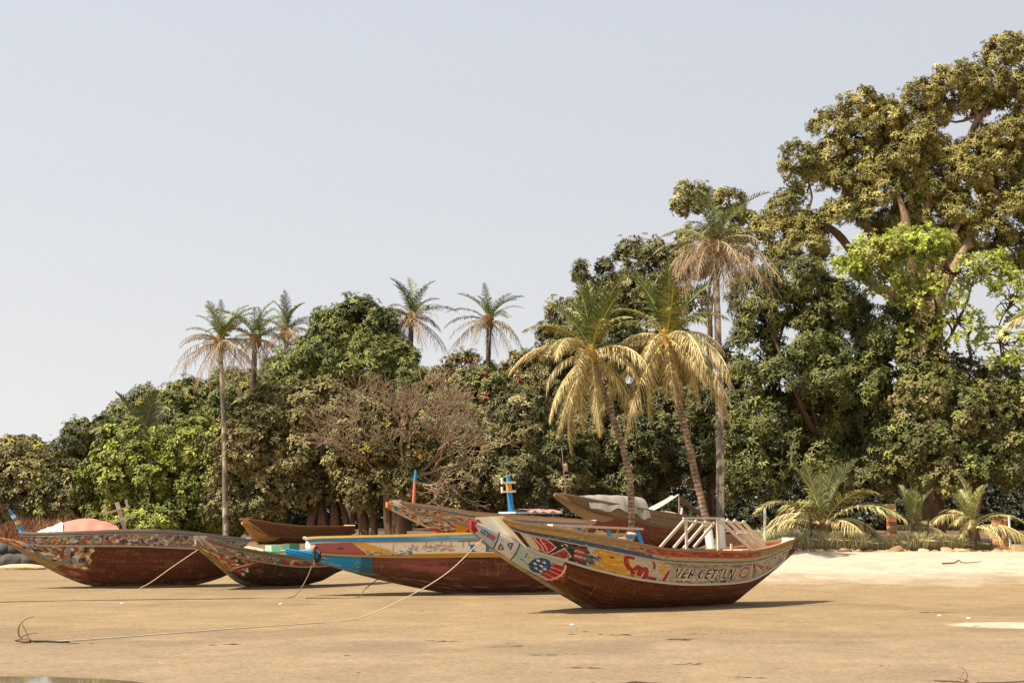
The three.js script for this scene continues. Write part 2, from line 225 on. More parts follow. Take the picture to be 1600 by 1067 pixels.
// 1: the big painted boat in front
const b1 = boat('fishing_boat', 'large painted boat in front with flag shields and white timber frame at its stern', {
  pos: [-0.78, -24.2], yaw: 32.1, L: 8.27, b0: 1.0, t0: 0.42, b1: 7.75, t1: 8.12, sheer: 0.36, base: 0,
  keel: [[0, 1.55, .03], [.32, 1.3, .05], [.87, .96, .07], [1.44, .66, .09], [2.01, .36, .1], [2.54, .1, .12], [2.68, .03, .12], [2.85, .0, .13], [4.2, -.04, .15], [6.1, .0, .14], [6.35, .04, .13], [6.5, .13, .12], [7.0, .4, .1], [7.58, .7, .07], [8.27, 1.08, .03]],
  rail: [[0, 1.75, .04], [.38, 1.6, .16], [.7, 1.42, .28], [1.14, 1.17, .43], [1.69, 1.0, .58], [2.36, .81, .72], [3.41, .6, .85], [4.6, .49, .86], [5.5, .48, .76], [6.27, .51, .6], [7.51, .82, .26], [8.27, 1.16, .04]],
  gun: [[.3, 1.8, .42], [.66, 1.69, .56], [1.59, 1.56, .75], [2.42, 1.42, .92], [3.03, 1.31, 1.0], [3.9, 1.17, 1.03], [5.41, 1.11, .95], [6.11, 1.1, .82], [6.83, 1.14, .6], [7.43, 1.22, .4], [8.2, 1.34, .12]],
  transom: ['#fbf0d8', '#f3e6ca', '#fff6e0'], inner: hex('#b0604a'), gunCol: hex('#9b7a4e'), rubCol: hex('#b9ab93'), thwarts: [1.4, 2.6, 3.9],
  hull(g, w, h, X0) {
    const X = warp(X0, [0, .34, .7, 1.16, 1.68, 2.17, 8.27], [0, .2, .48, .84, 1.34, 1.76, 8.27]);
    redHull(g, w, h, '#5a2c09', ['#7a3f10', '#3f1b07', '#8a4c1a', '#281006']);
    for (let i = 0; i < 300; i++) blotch(g, R(0, 0.9) * w, h * R(0.8, 1), R(10, 70), R(4, 18), ['#b0762c', '#7d4a1c', '#2b130a'][(rnd() * 3) | 0], 0.35);
    // pale blue spur with painted panels
    poly(g, '#a3b9ba', [0, 0], [X(1.0), 0], [X(2.15), 0], [X(1.95), h * 0.92], [0, h]);
    poly(g, '#b6b2ad', [0, 0], [X(.34), 0], [X(.40), h], [0, h]); poly(g, '#a51d1f', [0, 0], [X(.2), 0], [X(.1), h * .3], [X(.22), h * .55], [X(.1), h], [0, h]);
    poly(g, '#c9c5bf', [X(.74), 0], [X(1.18), 0], [X(1.12), h], [X(.7), h]);
    g.strokeStyle = '#262a30'; g.lineWidth = 5; for (const m of [.7, 1.16]) { g.beginPath(); g.moveTo(X(m + .04), 0); g.lineTo(X(m - .03), h); g.stroke(); }
    g.fillStyle = '#8fa9b2'; g.strokeStyle = '#1d2126'; for (const [m, yy, f] of [[.8, .68, 1], [1.05, .34, -1]]) { g.beginPath(); g.moveTo(X(m), h * (yy - .17)); g.quadraticCurveTo(X(m) + f * 34, h * yy, X(m) - 4, h * (yy + .17)); g.closePath(); g.fill(); g.stroke(); }
    const shield = (m, yy, r) => { g.save(); g.translate(X(m), h * yy); g.scale(1, 2.3); g.fillStyle = '#27496e'; g.beginPath(); g.ellipse(0, 0, r * .55, r, 0.2, 0, 7); g.fill(); for (const [a, b] of [[-.2, -.5], [.15, -.55], [-.3, 0], [.05, -.05], [.3, .1], [-.1, .45], [.2, .5]]) star(g, a * r, b * r, r * .17, '#e6e6e0'); g.beginPath(); g.moveTo(r * .5, -r * .9); g.lineTo(r * 1.35, -r * .8); g.quadraticCurveTo(r * 1.6, 0, r * 1.1, r * .9); g.lineTo(r * .2, r); g.quadraticCurveTo(r * .7, 0, r * .5, -r * .9); g.clip(); g.fillStyle = '#a3272b'; g.fillRect(0, -r, r * 2, r * 2); g.fillStyle = '#c9a9a4'; for (let q = -4; q < 5; q += 2) g.fillRect(0, q * r * .22, r * 2, r * .07); g.restore(); };
    shield(1.66, .5, 84); shield(.4, .45, 36);
    g.strokeStyle = '#d9c3a2'; g.lineWidth = 9; g.beginPath(); g.moveTo(X(2.17), h * .12); g.quadraticCurveTo(X(2.22), h * .5, X(1.95), h * .92); g.stroke();
    g.strokeStyle = '#33383c'; g.lineWidth = 4; g.beginPath(); g.moveTo(X(1.2), h * .42); g.lineTo(X(1.34), h * .46); g.lineTo(X(1.36), h * .22); g.stroke(); g.fillStyle = '#b59a3a'; g.beginPath(); g.ellipse(X(1.42), h * .36, 9, 40, .1, 0, 7); g.fill();
    g.fillStyle = '#20242a'; for (const [m, yy] of [[1.28, .6], [1.38, .66], [1.5, .7]]) g.fillRect(X(m), h * yy, 22, 12);
    // ornament at the stern
    folk(g, X(7.3), w, h * .1, h * .9, ['#8d8a84', '#b0873a', '#8f3a34', '#4c5a62'], 60);
    g.save(); g.beginPath(); g.rect(0, 0, X(2.2), h); g.clip(); wear(g, X(2.2), h, 260, ['#8b8478', '#75634e', '#c9c2b4', '#5d6a6c'], 12, 9, .7); g.restore();
    keelSilt(g, w, h, .06);
  },
  strake(g, w, h, X0) {
    const X = warp(X0, [0, 1.2, 3.0, 3.78, 4.95, 6.78, 7.2, 8.27], [0, 1.0, 2.1, 2.9, 4.02, 6.15, 6.6, 8.27]);
    g.fillStyle = '#b0a78f'; g.fillRect(0, 0, w, h); const s = h * .36;
    poly(g, '#1d1a17', [X0(.8), s], [X0(2.1), s], [X0(2.16), h], [X0(1.1), h]);
    poly(g, '#2a2018', [0, s], [X0(.76), s], [X0(1.12), h], [0, h]); poly(g, '#c8bca6', [X0(.76), s], [X0(.93), s], [X0(1.28), h], [X0(1.12), h]);
    g.lineWidth = 6; g.strokeStyle = '#ddd2c4'; const red = (...p) => { poly(g, '#9c1f20', ...p); g.beginPath(); p.forEach(([x, y], i) => (i ? g.lineTo(x, y) : g.moveTo(x, y))); g.closePath(); g.stroke(); };
    red([X0(.97), s + 10], [X0(1.3), s + 14], [X0(1.5), s + 64], [X0(1.38), h - 26], [X0(1.2), h - 46]); red([X0(1.66), s + 54], [X0(1.82), h - 52], [X0(1.72), h - 18], [X0(1.42), h - 12]);
    g.lineWidth = 5; for (const k of [0, 1]) { g.beginPath(); g.moveTo(X0(1.05 + k * .11), s + 14); g.bezierCurveTo(X0(1.1 + k * .11), s + 60, X0(1.22 + k * .08), s + 60, X0(1.28 + k * .08), h - 45); g.stroke(); }
    for (let i = 0; i < 26; i++) { g.fillStyle = i % 3 ? '#cfcabd' : '#7c8b86'; g.beginPath(); g.arc(X(R(2.15, 3.0)), R(s + 10, h - 15), R(3, 7), 0, 7); g.fill(); }
    for (let k = 0; k < 5; k++) { g.fillStyle = k % 2 ? '#b98f79' : '#8f2420'; g.fillRect(X(2.62), s + 20 + k * 22, X(.32), 20); }
    poly(g, '#b9ad97', [X(3.0), s], [X(4.9), s], [X(4.95), h], [X(3.15), h]);
    for (let i = 0; i < 46; i++) blotch(g, X(R(2.95, 3.75)), R(s + 40, h), R(10, 30), R(8, 22), ['#2c4554', '#22333d', '#3c5560'][i % 3], .8);
    for (let i = 0; i < 60; i++) blotch(g, X(R(3.25, 3.95)), R(s + 6, h - 8), R(14, 44), R(8, 24), ['#cf961d', '#c2871a', '#d8a63a'][i % 3], .85);
    for (let i = 0; i < 12; i++) blotch(g, X(R(3.9, 4.2)), R(h - 50, h - 5), R(10, 22), R(8, 16), '#c99a20', .8);
    g.strokeStyle = '#94191b'; g.lineWidth = 22; g.beginPath(); g.moveTo(X(3.78), s + 14); g.lineTo(X(4.0), s + 18); g.stroke(); g.lineWidth = 26; g.beginPath(); g.moveTo(X(3.8), s + 20); g.bezierCurveTo(X(3.86), s + 120, X(3.95), h - 90, X(4.02), h - 40); g.bezierCurveTo(X(4.1), s + 40, X(4.22), s + 70, X(4.16), h - 26); g.bezierCurveTo(X(4.3), s + 30, X(4.38), s + 90, X(4.32), h - 22); g.lineTo(X(4.62), h - 20); g.stroke();
    g.lineWidth = 14; g.beginPath(); g.moveTo(X(4.44), s + 18); g.quadraticCurveTo(X(4.54), s + 30, X(4.5), s + 70); g.stroke();
    for (let i = 0; i < 10; i++) blotch(g, X(R(4.66, 4.82)), R(s + 10, s + 100), 14, 18, '#cf9a25', .85); poly(g, '#9c1c1e', [X(4.86), s + 70], [X(4.94), s + 60], [X(4.84), h - 8], [X(4.76), h - 16]);
    // carved-looking lettering
    poly(g, '#a2977d', [X(4.95), s], [X(7.2), s], [X(7.2), h], [X(4.95), h]); for (let i = 0; i < 30; i++) blotch(g, X(R(4.95, 7.1)), R(s, s + 34), R(20, 60), R(5, 14), ['#4d5a62', '#6d7468', '#8a7f64'][i % 3], .6);
    g.save(); g.translate(X(5.0), h - 44); g.transform(1, 0, -.22, 1, 0, 0); g.font = 'bold 112px sans-serif'; g.scale(.66, .95); g.lineWidth = 13; g.strokeStyle = '#d6cbb0'; g.strokeText('VER CETRLN', 8, 6); g.fillStyle = '#14110d'; g.fillText('VER CETRLN', 0, 0); g.restore();
    for (let i = 0; i < 90; i++) blotch(g, X(R(5, 6.9)), R(h - 40, h), R(5, 26), R(3, 9), ['#2a221a', '#6b5b42', '#c4b795'][i % 3], .7);
    g.lineWidth = 9; for (const [c, r] of [['#c3958b', 52], ['#7c2a26', 36], ['#d3b0a4', 20]]) { g.strokeStyle = c; g.beginPath(); g.ellipse(X(6.78), s + 84, r, r * 1.2, .3, 0, 5.4); g.stroke(); }
    for (let k = 0; k < 8; k++) { g.strokeStyle = ['#d3c5a0', '#7b2d3a', '#1d1a18', '#c2922e'][k % 4]; g.lineWidth = 8; g.beginPath(); g.moveTo(X(7.0 + k * .04), s + 10 + k * 5); g.lineTo(X(7.06 + k * .07), h - 12 - k * 6); g.stroke(); }
    folk(g, X(7.35), w, s, h, ['#c2922e', '#8f3a34', '#9a948a', '#57636a'], 40);
    // sheer plank: ochre / bare wood / red above a blue line
    g.fillStyle = '#94794f'; g.fillRect(0, 0, w, s); g.fillStyle = '#b08a2c'; g.fillRect(0, s * .28, X(2.8), s * .3); g.fillStyle = '#9c3020'; g.fillRect(X(4.25), 0, X(4.2), s * .5); g.fillStyle = '#2f4a63'; g.fillRect(0, s * .62, X(4.6), s * .38); g.fillStyle = '#a8945e'; g.fillRect(X(4.4), s * .52, w, s * .26); g.fillStyle = '#5a625f'; g.fillRect(X(4.6), s * .8, w, s * .2);
    for (let i = 0; i < 90; i++) blotch(g, X(R(3.8, 8)), R(0, s * .5), R(6, 26), R(3, 9), ['#b54a30', '#c77858', '#6e2a1c', '#94794f'][i % 4], .7);
    wear(g, w, h, 1500, [...WOOD, '#c8bda4', '#b3a68c'], 13, 5, .8); wear(g, w, h, 1200, ['#a89a80', '#5d4a38', '#8a7a62'], 6, 4, .8); for (let i = 0; i < 130; i++) blotch(g, X0(R(4, 6)), R(s, h), R(4, 16), R(3, 12), ['#a2977d', '#b5a98c', '#857a64'][i % 3], .85); scratches(g, w, h, 300, ['#2a2018', '#d8ceb8'], 60);
  },
});
// 2: blue and white boat
boat('fishing_boat', 'white boat with a bright blue bow spur and blue gunwale behind the front boat', {
  pos: [-5.42, -31], yaw: 12.8, L: 9.06, b0: .82, t0: .45, b1: 8.4, t1: 8.7, sheer: .26, base: 0,
  keel: [[0, .99, .04], [.36, .88, .06], [1.13, .67, .08], [2.05, .41, .1], [2.98, .2, .12], [3.77, .05, .13], [4.4, -.02, .15], [6.6, -.02, .15], [7.6, .2, .1], [9.06, .95, .04]],
  rail: [[0, 1.12, .05], [.47, 1.06, .25], [.79, 1.0, .4], [1.68, .95, .6], [2.88, .92, .75], [4.57, .93, .85], [6.4, .93, .8], [8, 1.0, .4], [9.06, 1.1, .05]],
  gun: [[.45, 1.33, .42], [.77, 1.36, .55], [1.65, 1.38, .8], [2.85, 1.4, .95], [3.76, 1.43, 1.0], [4.54, 1.45, 1.0], [6.4, 1.43, .95], [7.8, 1.42, .6], [8.7, 1.42, .3]],
  inner: hex('#a58f6a'), gunCol: hex('#c9a552'), rubCol: hex('#c08a35'), transom: ['#f2efe6', '#ece8dd'], thwarts: [2, 4, 6],
  hull(g, w, h, X) {
    redHull(g, w, h, '#5e3324', ['#784632', '#472317', '#895642', '#351a10']);
    for (let i = 0; i < 60; i++) blotch(g, X(R(2.1, 3.8)), h * R(.0, .45), R(30, 120), R(10, 40), '#9a5f57', .25);
    g.fillStyle = '#1489d0'; g.fillRect(0, 0, X(2.02), h); for (let i = 0; i < 60; i++) blotch(g, X(R(0, 2)), R(0, h), R(20, 80), R(8, 30), ['#2a9ade', '#127ab8', '#3fa8e0'][i % 3], .4); g.fillStyle = '#25648a'; g.fillRect(X(1.75), 0, X(.27), h);
    for (let i = 0; i < 70; i++) blotch(g, X(R(.85, 1.3)), h * R(.55, .8), R(3, 10), R(2, 5), '#dfe4e2', .8); for (let i = 0; i < 16; i++) blotch(g, X(R(1.6, 1.75)), h * R(.2, .85), R(5, 14), R(8, 26), ['#8d7a5c', '#3f3a33', '#c2b18c'][i % 3], .7);
    star(g, X(.88), h * .3, 46, '#b8a878'); scratches(g, X(2), h, 60, ['#d5e3ea', '#0f4f78'], 90); wear(g, X(2), h, 70, ['#8fb3c4', '#c5b596', '#3a5a6a'], 10, 6, .6);
    keelSilt(g, w, h, .3);
  },
  strake(g, w, h, X) {
    g.fillStyle = '#efe9dc'; g.fillRect(0, 0, w, h); const s = h * .26;
    poly(g, '#a85f60', [X(.4), s], [X(1.5), s], [X(1.95), h], [X(.4), h]); poly(g, '#dcae55', [X(1.5), s], [X(1.75), s], [X(2.7), h - 45], [X(2.7), h], [X(2.0), h]);
    star(g, X(1.25), h * .6, 26, '#3f3b48'); g.fillStyle = '#d59b35'; g.fillRect(X(1.9), h - 42, w, 42);
    for (let i = 0; i < 120; i++) blotch(g, X(R(1.85, 2.9)), R(h - 75, h - 12), R(5, 16), R(3, 9), ['#3f86a8', '#e8e6dc', '#2f6d8d', '#cdd8d6'][i % 4], .9);
    for (const [m, c] of [[2.95, '#5f8ea6'], [3.3, '#777'], [3.45, '#6c6a66'], [3.75, '#a8714c'], [3.8, '#c08a70']]) for (let i = 0; i < 26; i++) blotch(g, X(m + R(-.14, .14)), R(s + 50, h - 65), R(3, 15), R(3, 9), c, .45);
    g.fillStyle = '#2b77b0'; g.font = 'bold 120px sans-serif'; g.save(); g.translate(X(4.25), h - 52); g.scale(1.15, 1); g.fillText('I EZ', 0, 0); g.restore(); g.fillStyle = '#6c8fae'; g.fillRect(X(4.0), s + 6, X(1.2), 12);
    g.fillStyle = '#3d8dc4'; g.fillRect(0, 0, w, s); for (let i = 0; i < 60; i++) blotch(g, X(R(3, 8)), R(0, s), R(20, 90), R(4, 16), ['#8fb9cc', '#a9c4cc', '#6aa3c4'][i % 3], .6);
    for (let i = 0; i < 34; i++) { const x = X(R(2.4, 8)); g.globalAlpha = R(.15, .5); g.fillStyle = '#a8662a'; g.fillRect(x, s + R(0, 40), R(4, 16), R(20, 90)); } g.globalAlpha = 1;
    wear(g, w, h, 420, ['#b9a888', '#8a7660', '#cfc6b2', '#9b6a3c'], 11, 5, .6);
  },
});
// 3: left boat with pink tarpaulin
const b3 = boat('fishing_boat', 'leftmost brown hulled boat with a pink tarpaulin over its bow', {
  pos: [-13.67, -34.5], yaw: 21.4, L: 6.95, b0: .95, t0: .5, b1: 6.4, t1: 6.62, sheer: .2, base: 0,
  keel: [[0, 1.24, .04], [.28, 1.14, .05], [.69, .86, .06], [1.19, .56, .08], [1.69, .3, .1], [2.19, .1, .12], [2.7, 0, .15], [3.86, -.03, .15], [5.07, .03, .12], [5.86, .22, .08], [6.95, .95, .04]],
  rail: [[0, 1.36, .05], [.51, 1.26, .25], [.91, 1.15, .4], [2.11, 1.13, .75], [3.25, 1.12, .85], [4.96, 1.04, .72], [5.86, 1.0, .5], [6.95, 1.06, .05]],
  gun: [[.4, 1.47, .35], [.82, 1.45, .5], [2.08, 1.49, .85], [3.22, 1.53, .95], [3.88, 1.53, 1.0], [4.74, 1.48, .9], [5.64, 1.37, .7], [6.7, 1.25, .3]],
  inner: hex('#6d4a38'), gunCol: hex('#8d7c70'), rubCol: hex('#a89a84'), transom: ['#b9c4cc', '#a8b6c4', '#cfd2d0'], thwarts: [3.6, 4.8],
  hull(g, w, h, X) {
    redHull(g, w, h, '#5a2d18', ['#723d24', '#441e0d', '#855538', '#2d1308']);
    poly(g, '#8c7a52', [0, 0], [X(2.4), 0], [X(2.15), h * .55], [X(1.5), h * .7], [X(1.3), h], [0, h]); folk(g, 0, X(2.3), 0, h * .55, ['#7c8794', '#b0a48a', '#2b2d30', '#5b6f86', '#a5742c', '#d0c8b8', '#8a4a30'], 190); folk(g, 0, X(.5), 0, h * .8, ['#a34a2a', '#bd6a34', '#d8b070'], 40);
    poly(g, '#7a3a28', [X(1.35), h], [X(1.55), h * .62], [X(2.2), h * .62], [X(2.4), h]); for (let i = 0; i < 60; i++) blotch(g, X(R(.7, 2)), h * R(.72, .95), R(10, 40), R(6, 20), '#9d8b5e', .5);
    wear(g, w, h, 220, GRIME, 14, 6, .5); keelSilt(g, w, h, .12);
  },
  strake(g, w, h, X) {
    g.fillStyle = '#94836c'; g.fillRect(0, 0, w, h); folk(g, 0, w, h * .22, h, ['#2e3a44', '#9c3a34', '#b9b0a0', '#c29a4a', '#5c7184', '#d0c8ba', '#7b5a3c', '#86404a'], 620);
    for (let i = 0; i < 70; i++) blotch(g, X(R(4, 6.8)), R(h * .3, h), R(20, 60), R(8, 20), '#a7aab0', .4); g.fillStyle = '#3f5f74'; g.fillRect(0, h * .1, w, h * .12); g.fillStyle = '#8d7a6c'; g.fillRect(0, 0, w, h * .1);
    wear(g, w, h, 800, [...WOOD, '#b9ad98'], 14, 6, .7);
  },
});
// 4: small boat with green deck
const b4 = boat('fishing_boat', 'small low boat with a pale green deck hatch between the brown and the blue boats', {
  pos: [-8.27, -33.8], yaw: 44.7, L: 5.97, b0: .5, t0: .14, b1: 5.3, t1: 5.6, sheer: .3, base: 0,
  keel: [[0, 1.14, .04], [.11, 1.05, .05], [.66, .65, .06], [1.05, .36, .08], [1.4, .15, .1], [1.9, .02, .12], [2.86, 0, .12], [3.95, .12, .1], [4.52, .34, .08], [5.97, .72, .03]],
  rail: [[0, 1.32, .05], [.34, 1.05, .22], [.76, .92, .35], [1.52, .74, .55], [2.51, .59, .62], [3.04, .55, .62], [4.09, .57, .52], [5.97, .8, .05]],
  gun: [[.1, 1.36, .24], [.22, 1.29, .3], [.63, 1.16, .45], [1.12, 1.04, .62], [2.44, .84, .76], [3.5, .78, .72], [5.6, .84, .3]],
  inner: hex('#5d4330'), gunCol: hex('#7b6652'), rubCol: hex('#8d7f66'), transom: ['#d8d2c6', '#c9c0b0'],
  hull(g, w, h, X) { redHull(g, w, h, '#33200f', ['#4a2d16', '#22130a', '#5c3b1f']); poly(g, '#97733a', [0, 0], [X(1.5), 0], [X(.9), h], [0, h]); folk(g, 0, X(1.35), 0, h * .7, ['#b0522c', '#caa25a', '#2b2622', '#8f9aa0', '#3f6076', '#d6cbb8', '#7b3a22'], 130); g.strokeStyle = '#8f2a1e'; g.lineWidth = 26; g.beginPath(); g.moveTo(X(1.0), h * .75); g.quadraticCurveTo(X(1.2), h * .2, X(1.9), 4); g.stroke(); g.strokeStyle = '#c9b48e'; g.lineWidth = 9; g.beginPath(); g.moveTo(X(.96), h * .8); g.quadraticCurveTo(X(1.15), h * .15, X(1.7), 2); g.stroke(); wear(g, w, h, 240, GRIME, 13, 6, .5); keelSilt(g, w, h, .1); },
  strake(g, w, h, X) {
    g.fillStyle = '#8d826c'; g.fillRect(0, 0, w, h); folk(g, 0, X(2.1), h * .25, h, ['#9fb0b4', '#33302c', '#b4a24a', '#6f8d8a', '#cfc8ba', '#3f5d72', '#a5432e'], 150);
    for (let k = 0; k < 5; k++) { const m = 2.15 + k * .38; poly(g, k % 2 ? '#c9c2b2' : '#4f6a66', [X(m), h * .35], [X(m + .2), h * .35], [X(m + .2), h], [X(m), h]); poly(g, '#a83024', [X(m + .12), h * .42], [X(m + .42), h * .75], [X(m + .3), h * .95], [X(m + .06), h * .8]); }
    folk(g, X(4), w, h * .3, h, ['#8d8570', '#5d5344', '#b0a386', '#7a4a34'], 60); g.fillStyle = '#6b6154'; g.fillRect(0, 0, w, h * .3); for (let i = 0; i < 20; i++) blotch(g, X(R(.1, .6)), R(0, h * .25), 22, 12, '#a8392c', .8);
    wear(g, w, h, 520, WOOD, 12, 6, .7);
  },
});
// 5: ornamented boat behind
const b5 = boat('fishing_boat', 'ornamented boat with orange bow panels and a blue mast standing behind the white boat', {
  pos: [-3.7, -38], yaw: 37.3, L: 8.26, b0: .62, t0: .3, b1: 7.6, t1: 7.9, sheer: .34, base: .35,
  keel: [[0, 2.2, .04], [.1, 2.16, .05], [.77, 1.88, .07], [1.9, 1.45, .1], [2.6, 1.15, .12], [3.4, .7, .14], [4.2, .42, .15], [5.4, .36, .15], [6.6, .6, .1], [8.26, 1.6, .04]],
  rail: [[0, 2.36, .05], [.65, 2.14, .25], [1.85, 1.83, .5], [2.73, 1.62, .62], [4, 1.45, .75], [6, 1.4, .65], [8.26, 1.7, .05]],
  gun: [[.24, 2.37, .25], [.58, 2.31, .35], [1.75, 2.17, .65], [2.46, 2.07, .8], [3.96, 1.97, .92], [6.12, 1.88, .78], [7.9, 1.8, .3]],
  inner: hex('#8a5a4a'), gunCol: hex('#a98468'), rubCol: hex('#9c8264'), transom: ['#d8dde0', '#cfd6dc'], thwarts: [3, 5],
  hull(g, w, h, X) { redHull(g, w, h, '#5a3220', ['#6d4029', '#452315']); poly(g, '#cfc3b0', [0, 0], [X(2.5), 0], [X(2.3), h], [0, h]); poly(g, '#d0901f', [X(2.15), 0], [X(2.6), 0], [X(2.35), h], [X(1.7), h]); poly(g, '#b5421c', [X(1.95), h * .5], [X(2.2), h * .4], [X(2.1), h], [X(1.5), h]); folk(g, X(.2), X(2.1), 0, h * .9, ['#c2572a', '#2f2a26', '#d08a2c', '#8a9aa2', '#e0d8c8', '#7b5a3a'], 150); poly(g, '#c58052', [0, 0], [X(.18), 0], [X(.14), h], [0, h]); poly(g, '#3f8f7c', [X(.2), 0], [X(.34), h * .5], [X(.26), h], [X(.18), h * .5]); wear(g, w, h, 160, GRIME, 12, 6, .5); },
  strake(g, w, h, X) { const s = h * .34; g.fillStyle = '#c4b39a'; g.fillRect(0, 0, w, h); folk(g, 0, X(3), s, h, ['#bd5a44', '#d39a3c', '#43423e', '#5d7d90', '#e0d4c2', '#c8705c'], 190); folk(g, X(3), w, s, h, ['#8d8478', '#a5543c', '#6d7c86', '#b7a78c'], 160); for (let i = 0; i < 50; i++) blotch(g, X(R(1.9, 3.2)), R(s, h), R(8, 30), R(8, 16), '#d5a79a', .5); g.fillStyle = '#b58f66'; g.fillRect(0, 0, w, s * .55); folk(g, 0, X(2.5), 0, s * .6, ['#d8c070', '#4f8fb0', '#d6cfc0', '#4a9a80', '#c06a50'], 70); g.fillStyle = '#4a6c88'; g.fillRect(0, s * .58, w, s * .42); wear(g, w, h, 500, [...WOOD, '#c9bda6'], 12, 6, .6); },
});
// 6: bare brown boat
boat('fishing_boat', 'bare brown wooden boat under the trees beside a gnarled trunk', {
  pos: [-10.24, -49], yaw: 51.7, L: 6.0, b0: .9, t0: .1, b1: 5.4, t1: 5.7, sheer: .25, base: .85,
  keel: [[0, 1.74, .05], [.18, 1.62, .06], [.64, 1.19, .08], [1.11, .94, .1], [2, .86, .12], [4, .88, .12], [6, 1.4, .05]],
  rail: [[0, 1.84, .06], [.5, 1.52, .26], [1.0, 1.3, .42], [2.5, 1.22, .6], [4.5, 1.24, .5], [6, 1.5, .05]],
  gun: [[.05, 1.92, .2], [.34, 1.89, .34], [1.13, 1.76, .6], [2.98, 1.65, .76], [5.7, 1.66, .3]],
  inner: hex('#5d3b22'), gunCol: hex('#9a6f44'), rubCol: hex('#70482a'), transom: ['#c9ab80', '#bd9d72'],
  hull(g, w, h, X) { redHull(g, w, h, '#5c3818', ['#724823', '#43260f', '#8d6236']); poly(g, '#b07f42', [0, 0], [X(1.5), 0], [X(.8), h], [0, h]); wear(g, w, h, 300, GRIME, 16, 7, .5); },
  strake(g, w, h, X) { g.fillStyle = '#62401f'; g.fillRect(0, 0, w, h); g.fillStyle = '#3f2412'; for (const y of [.3, .55, .8]) g.fillRect(0, y * h, w, 5); wear(g, w, h, 600, ['#8f6236', '#5b3718', '#a37b4c', '#432610'], 22, 7, .6); scratches(g, w, h, 200, ['#331b0c', '#b58d5c']); },
});
// 7: brown boat under grey tarpaulin
const b7 = boat('fishing_boat', 'weathered brown boat with a grey tarpaulin over its bow behind the leaning palm trunk', {
  pos: [1.44, -44], yaw: 36.3, L: 8.44, b0: .5, t0: .25, b1: 7.8, t1: 8.1, sheer: .3, base: .75,
  keel: [[0, 2.68, .04], [.07, 2.62, .05], [.9, 2.19, .06], [1.73, 1.8, .1], [2.29, 1.5, .12], [3.2, 1.1, .14], [4.2, .85, .15], [6.4, .86, .12], [8.44, 1.6, .04]],
  rail: [[0, 2.75, .05], [.71, 2.4, .3], [1.39, 2.12, .5], [2.68, 1.87, .7], [5.02, 1.55, .8], [6.8, 1.5, .55], [8.44, 1.72, .05]],
  gun: [[.25, 2.74, .25], [.63, 2.66, .42], [2.8, 2.3, .9], [4.93, 2.06, .92], [6.4, 1.93, .72], [8.1, 1.86, .25]],
  inner: hex('#4d3625'), gunCol: hex('#7d6650'), rubCol: hex('#6f553e'), transom: ['#c2a47c', '#b4956c'], thwarts: [5, 6.4],
  hull(g, w, h, X) { redHull(g, w, h, '#6e3520', ['#7f442c', '#582513', '#8f6a4a']); poly(g, '#8a6f52', [0, 0], [X(2.2), 0], [X(1.6), h], [0, h]); wear(g, w, h, 340, ['#9c8466', '#5b4631', '#7b634a', '#3d2c1e'], 20, 7, .55); },
  strake(g, w, h, X) { g.fillStyle = '#75604a'; g.fillRect(0, 0, w, h); g.fillStyle = '#3f3122'; for (const y of [.35, .6, .84]) g.fillRect(0, y * h, w, 4); wear(g, w, h, 800, ['#8d775d', '#57432f', '#a08a6c', '#3d2e20', '#7b4a34'], 22, 6, .6); scratches(g, w, h, 260, ['#2d2016', '#b09a7c']); },
});

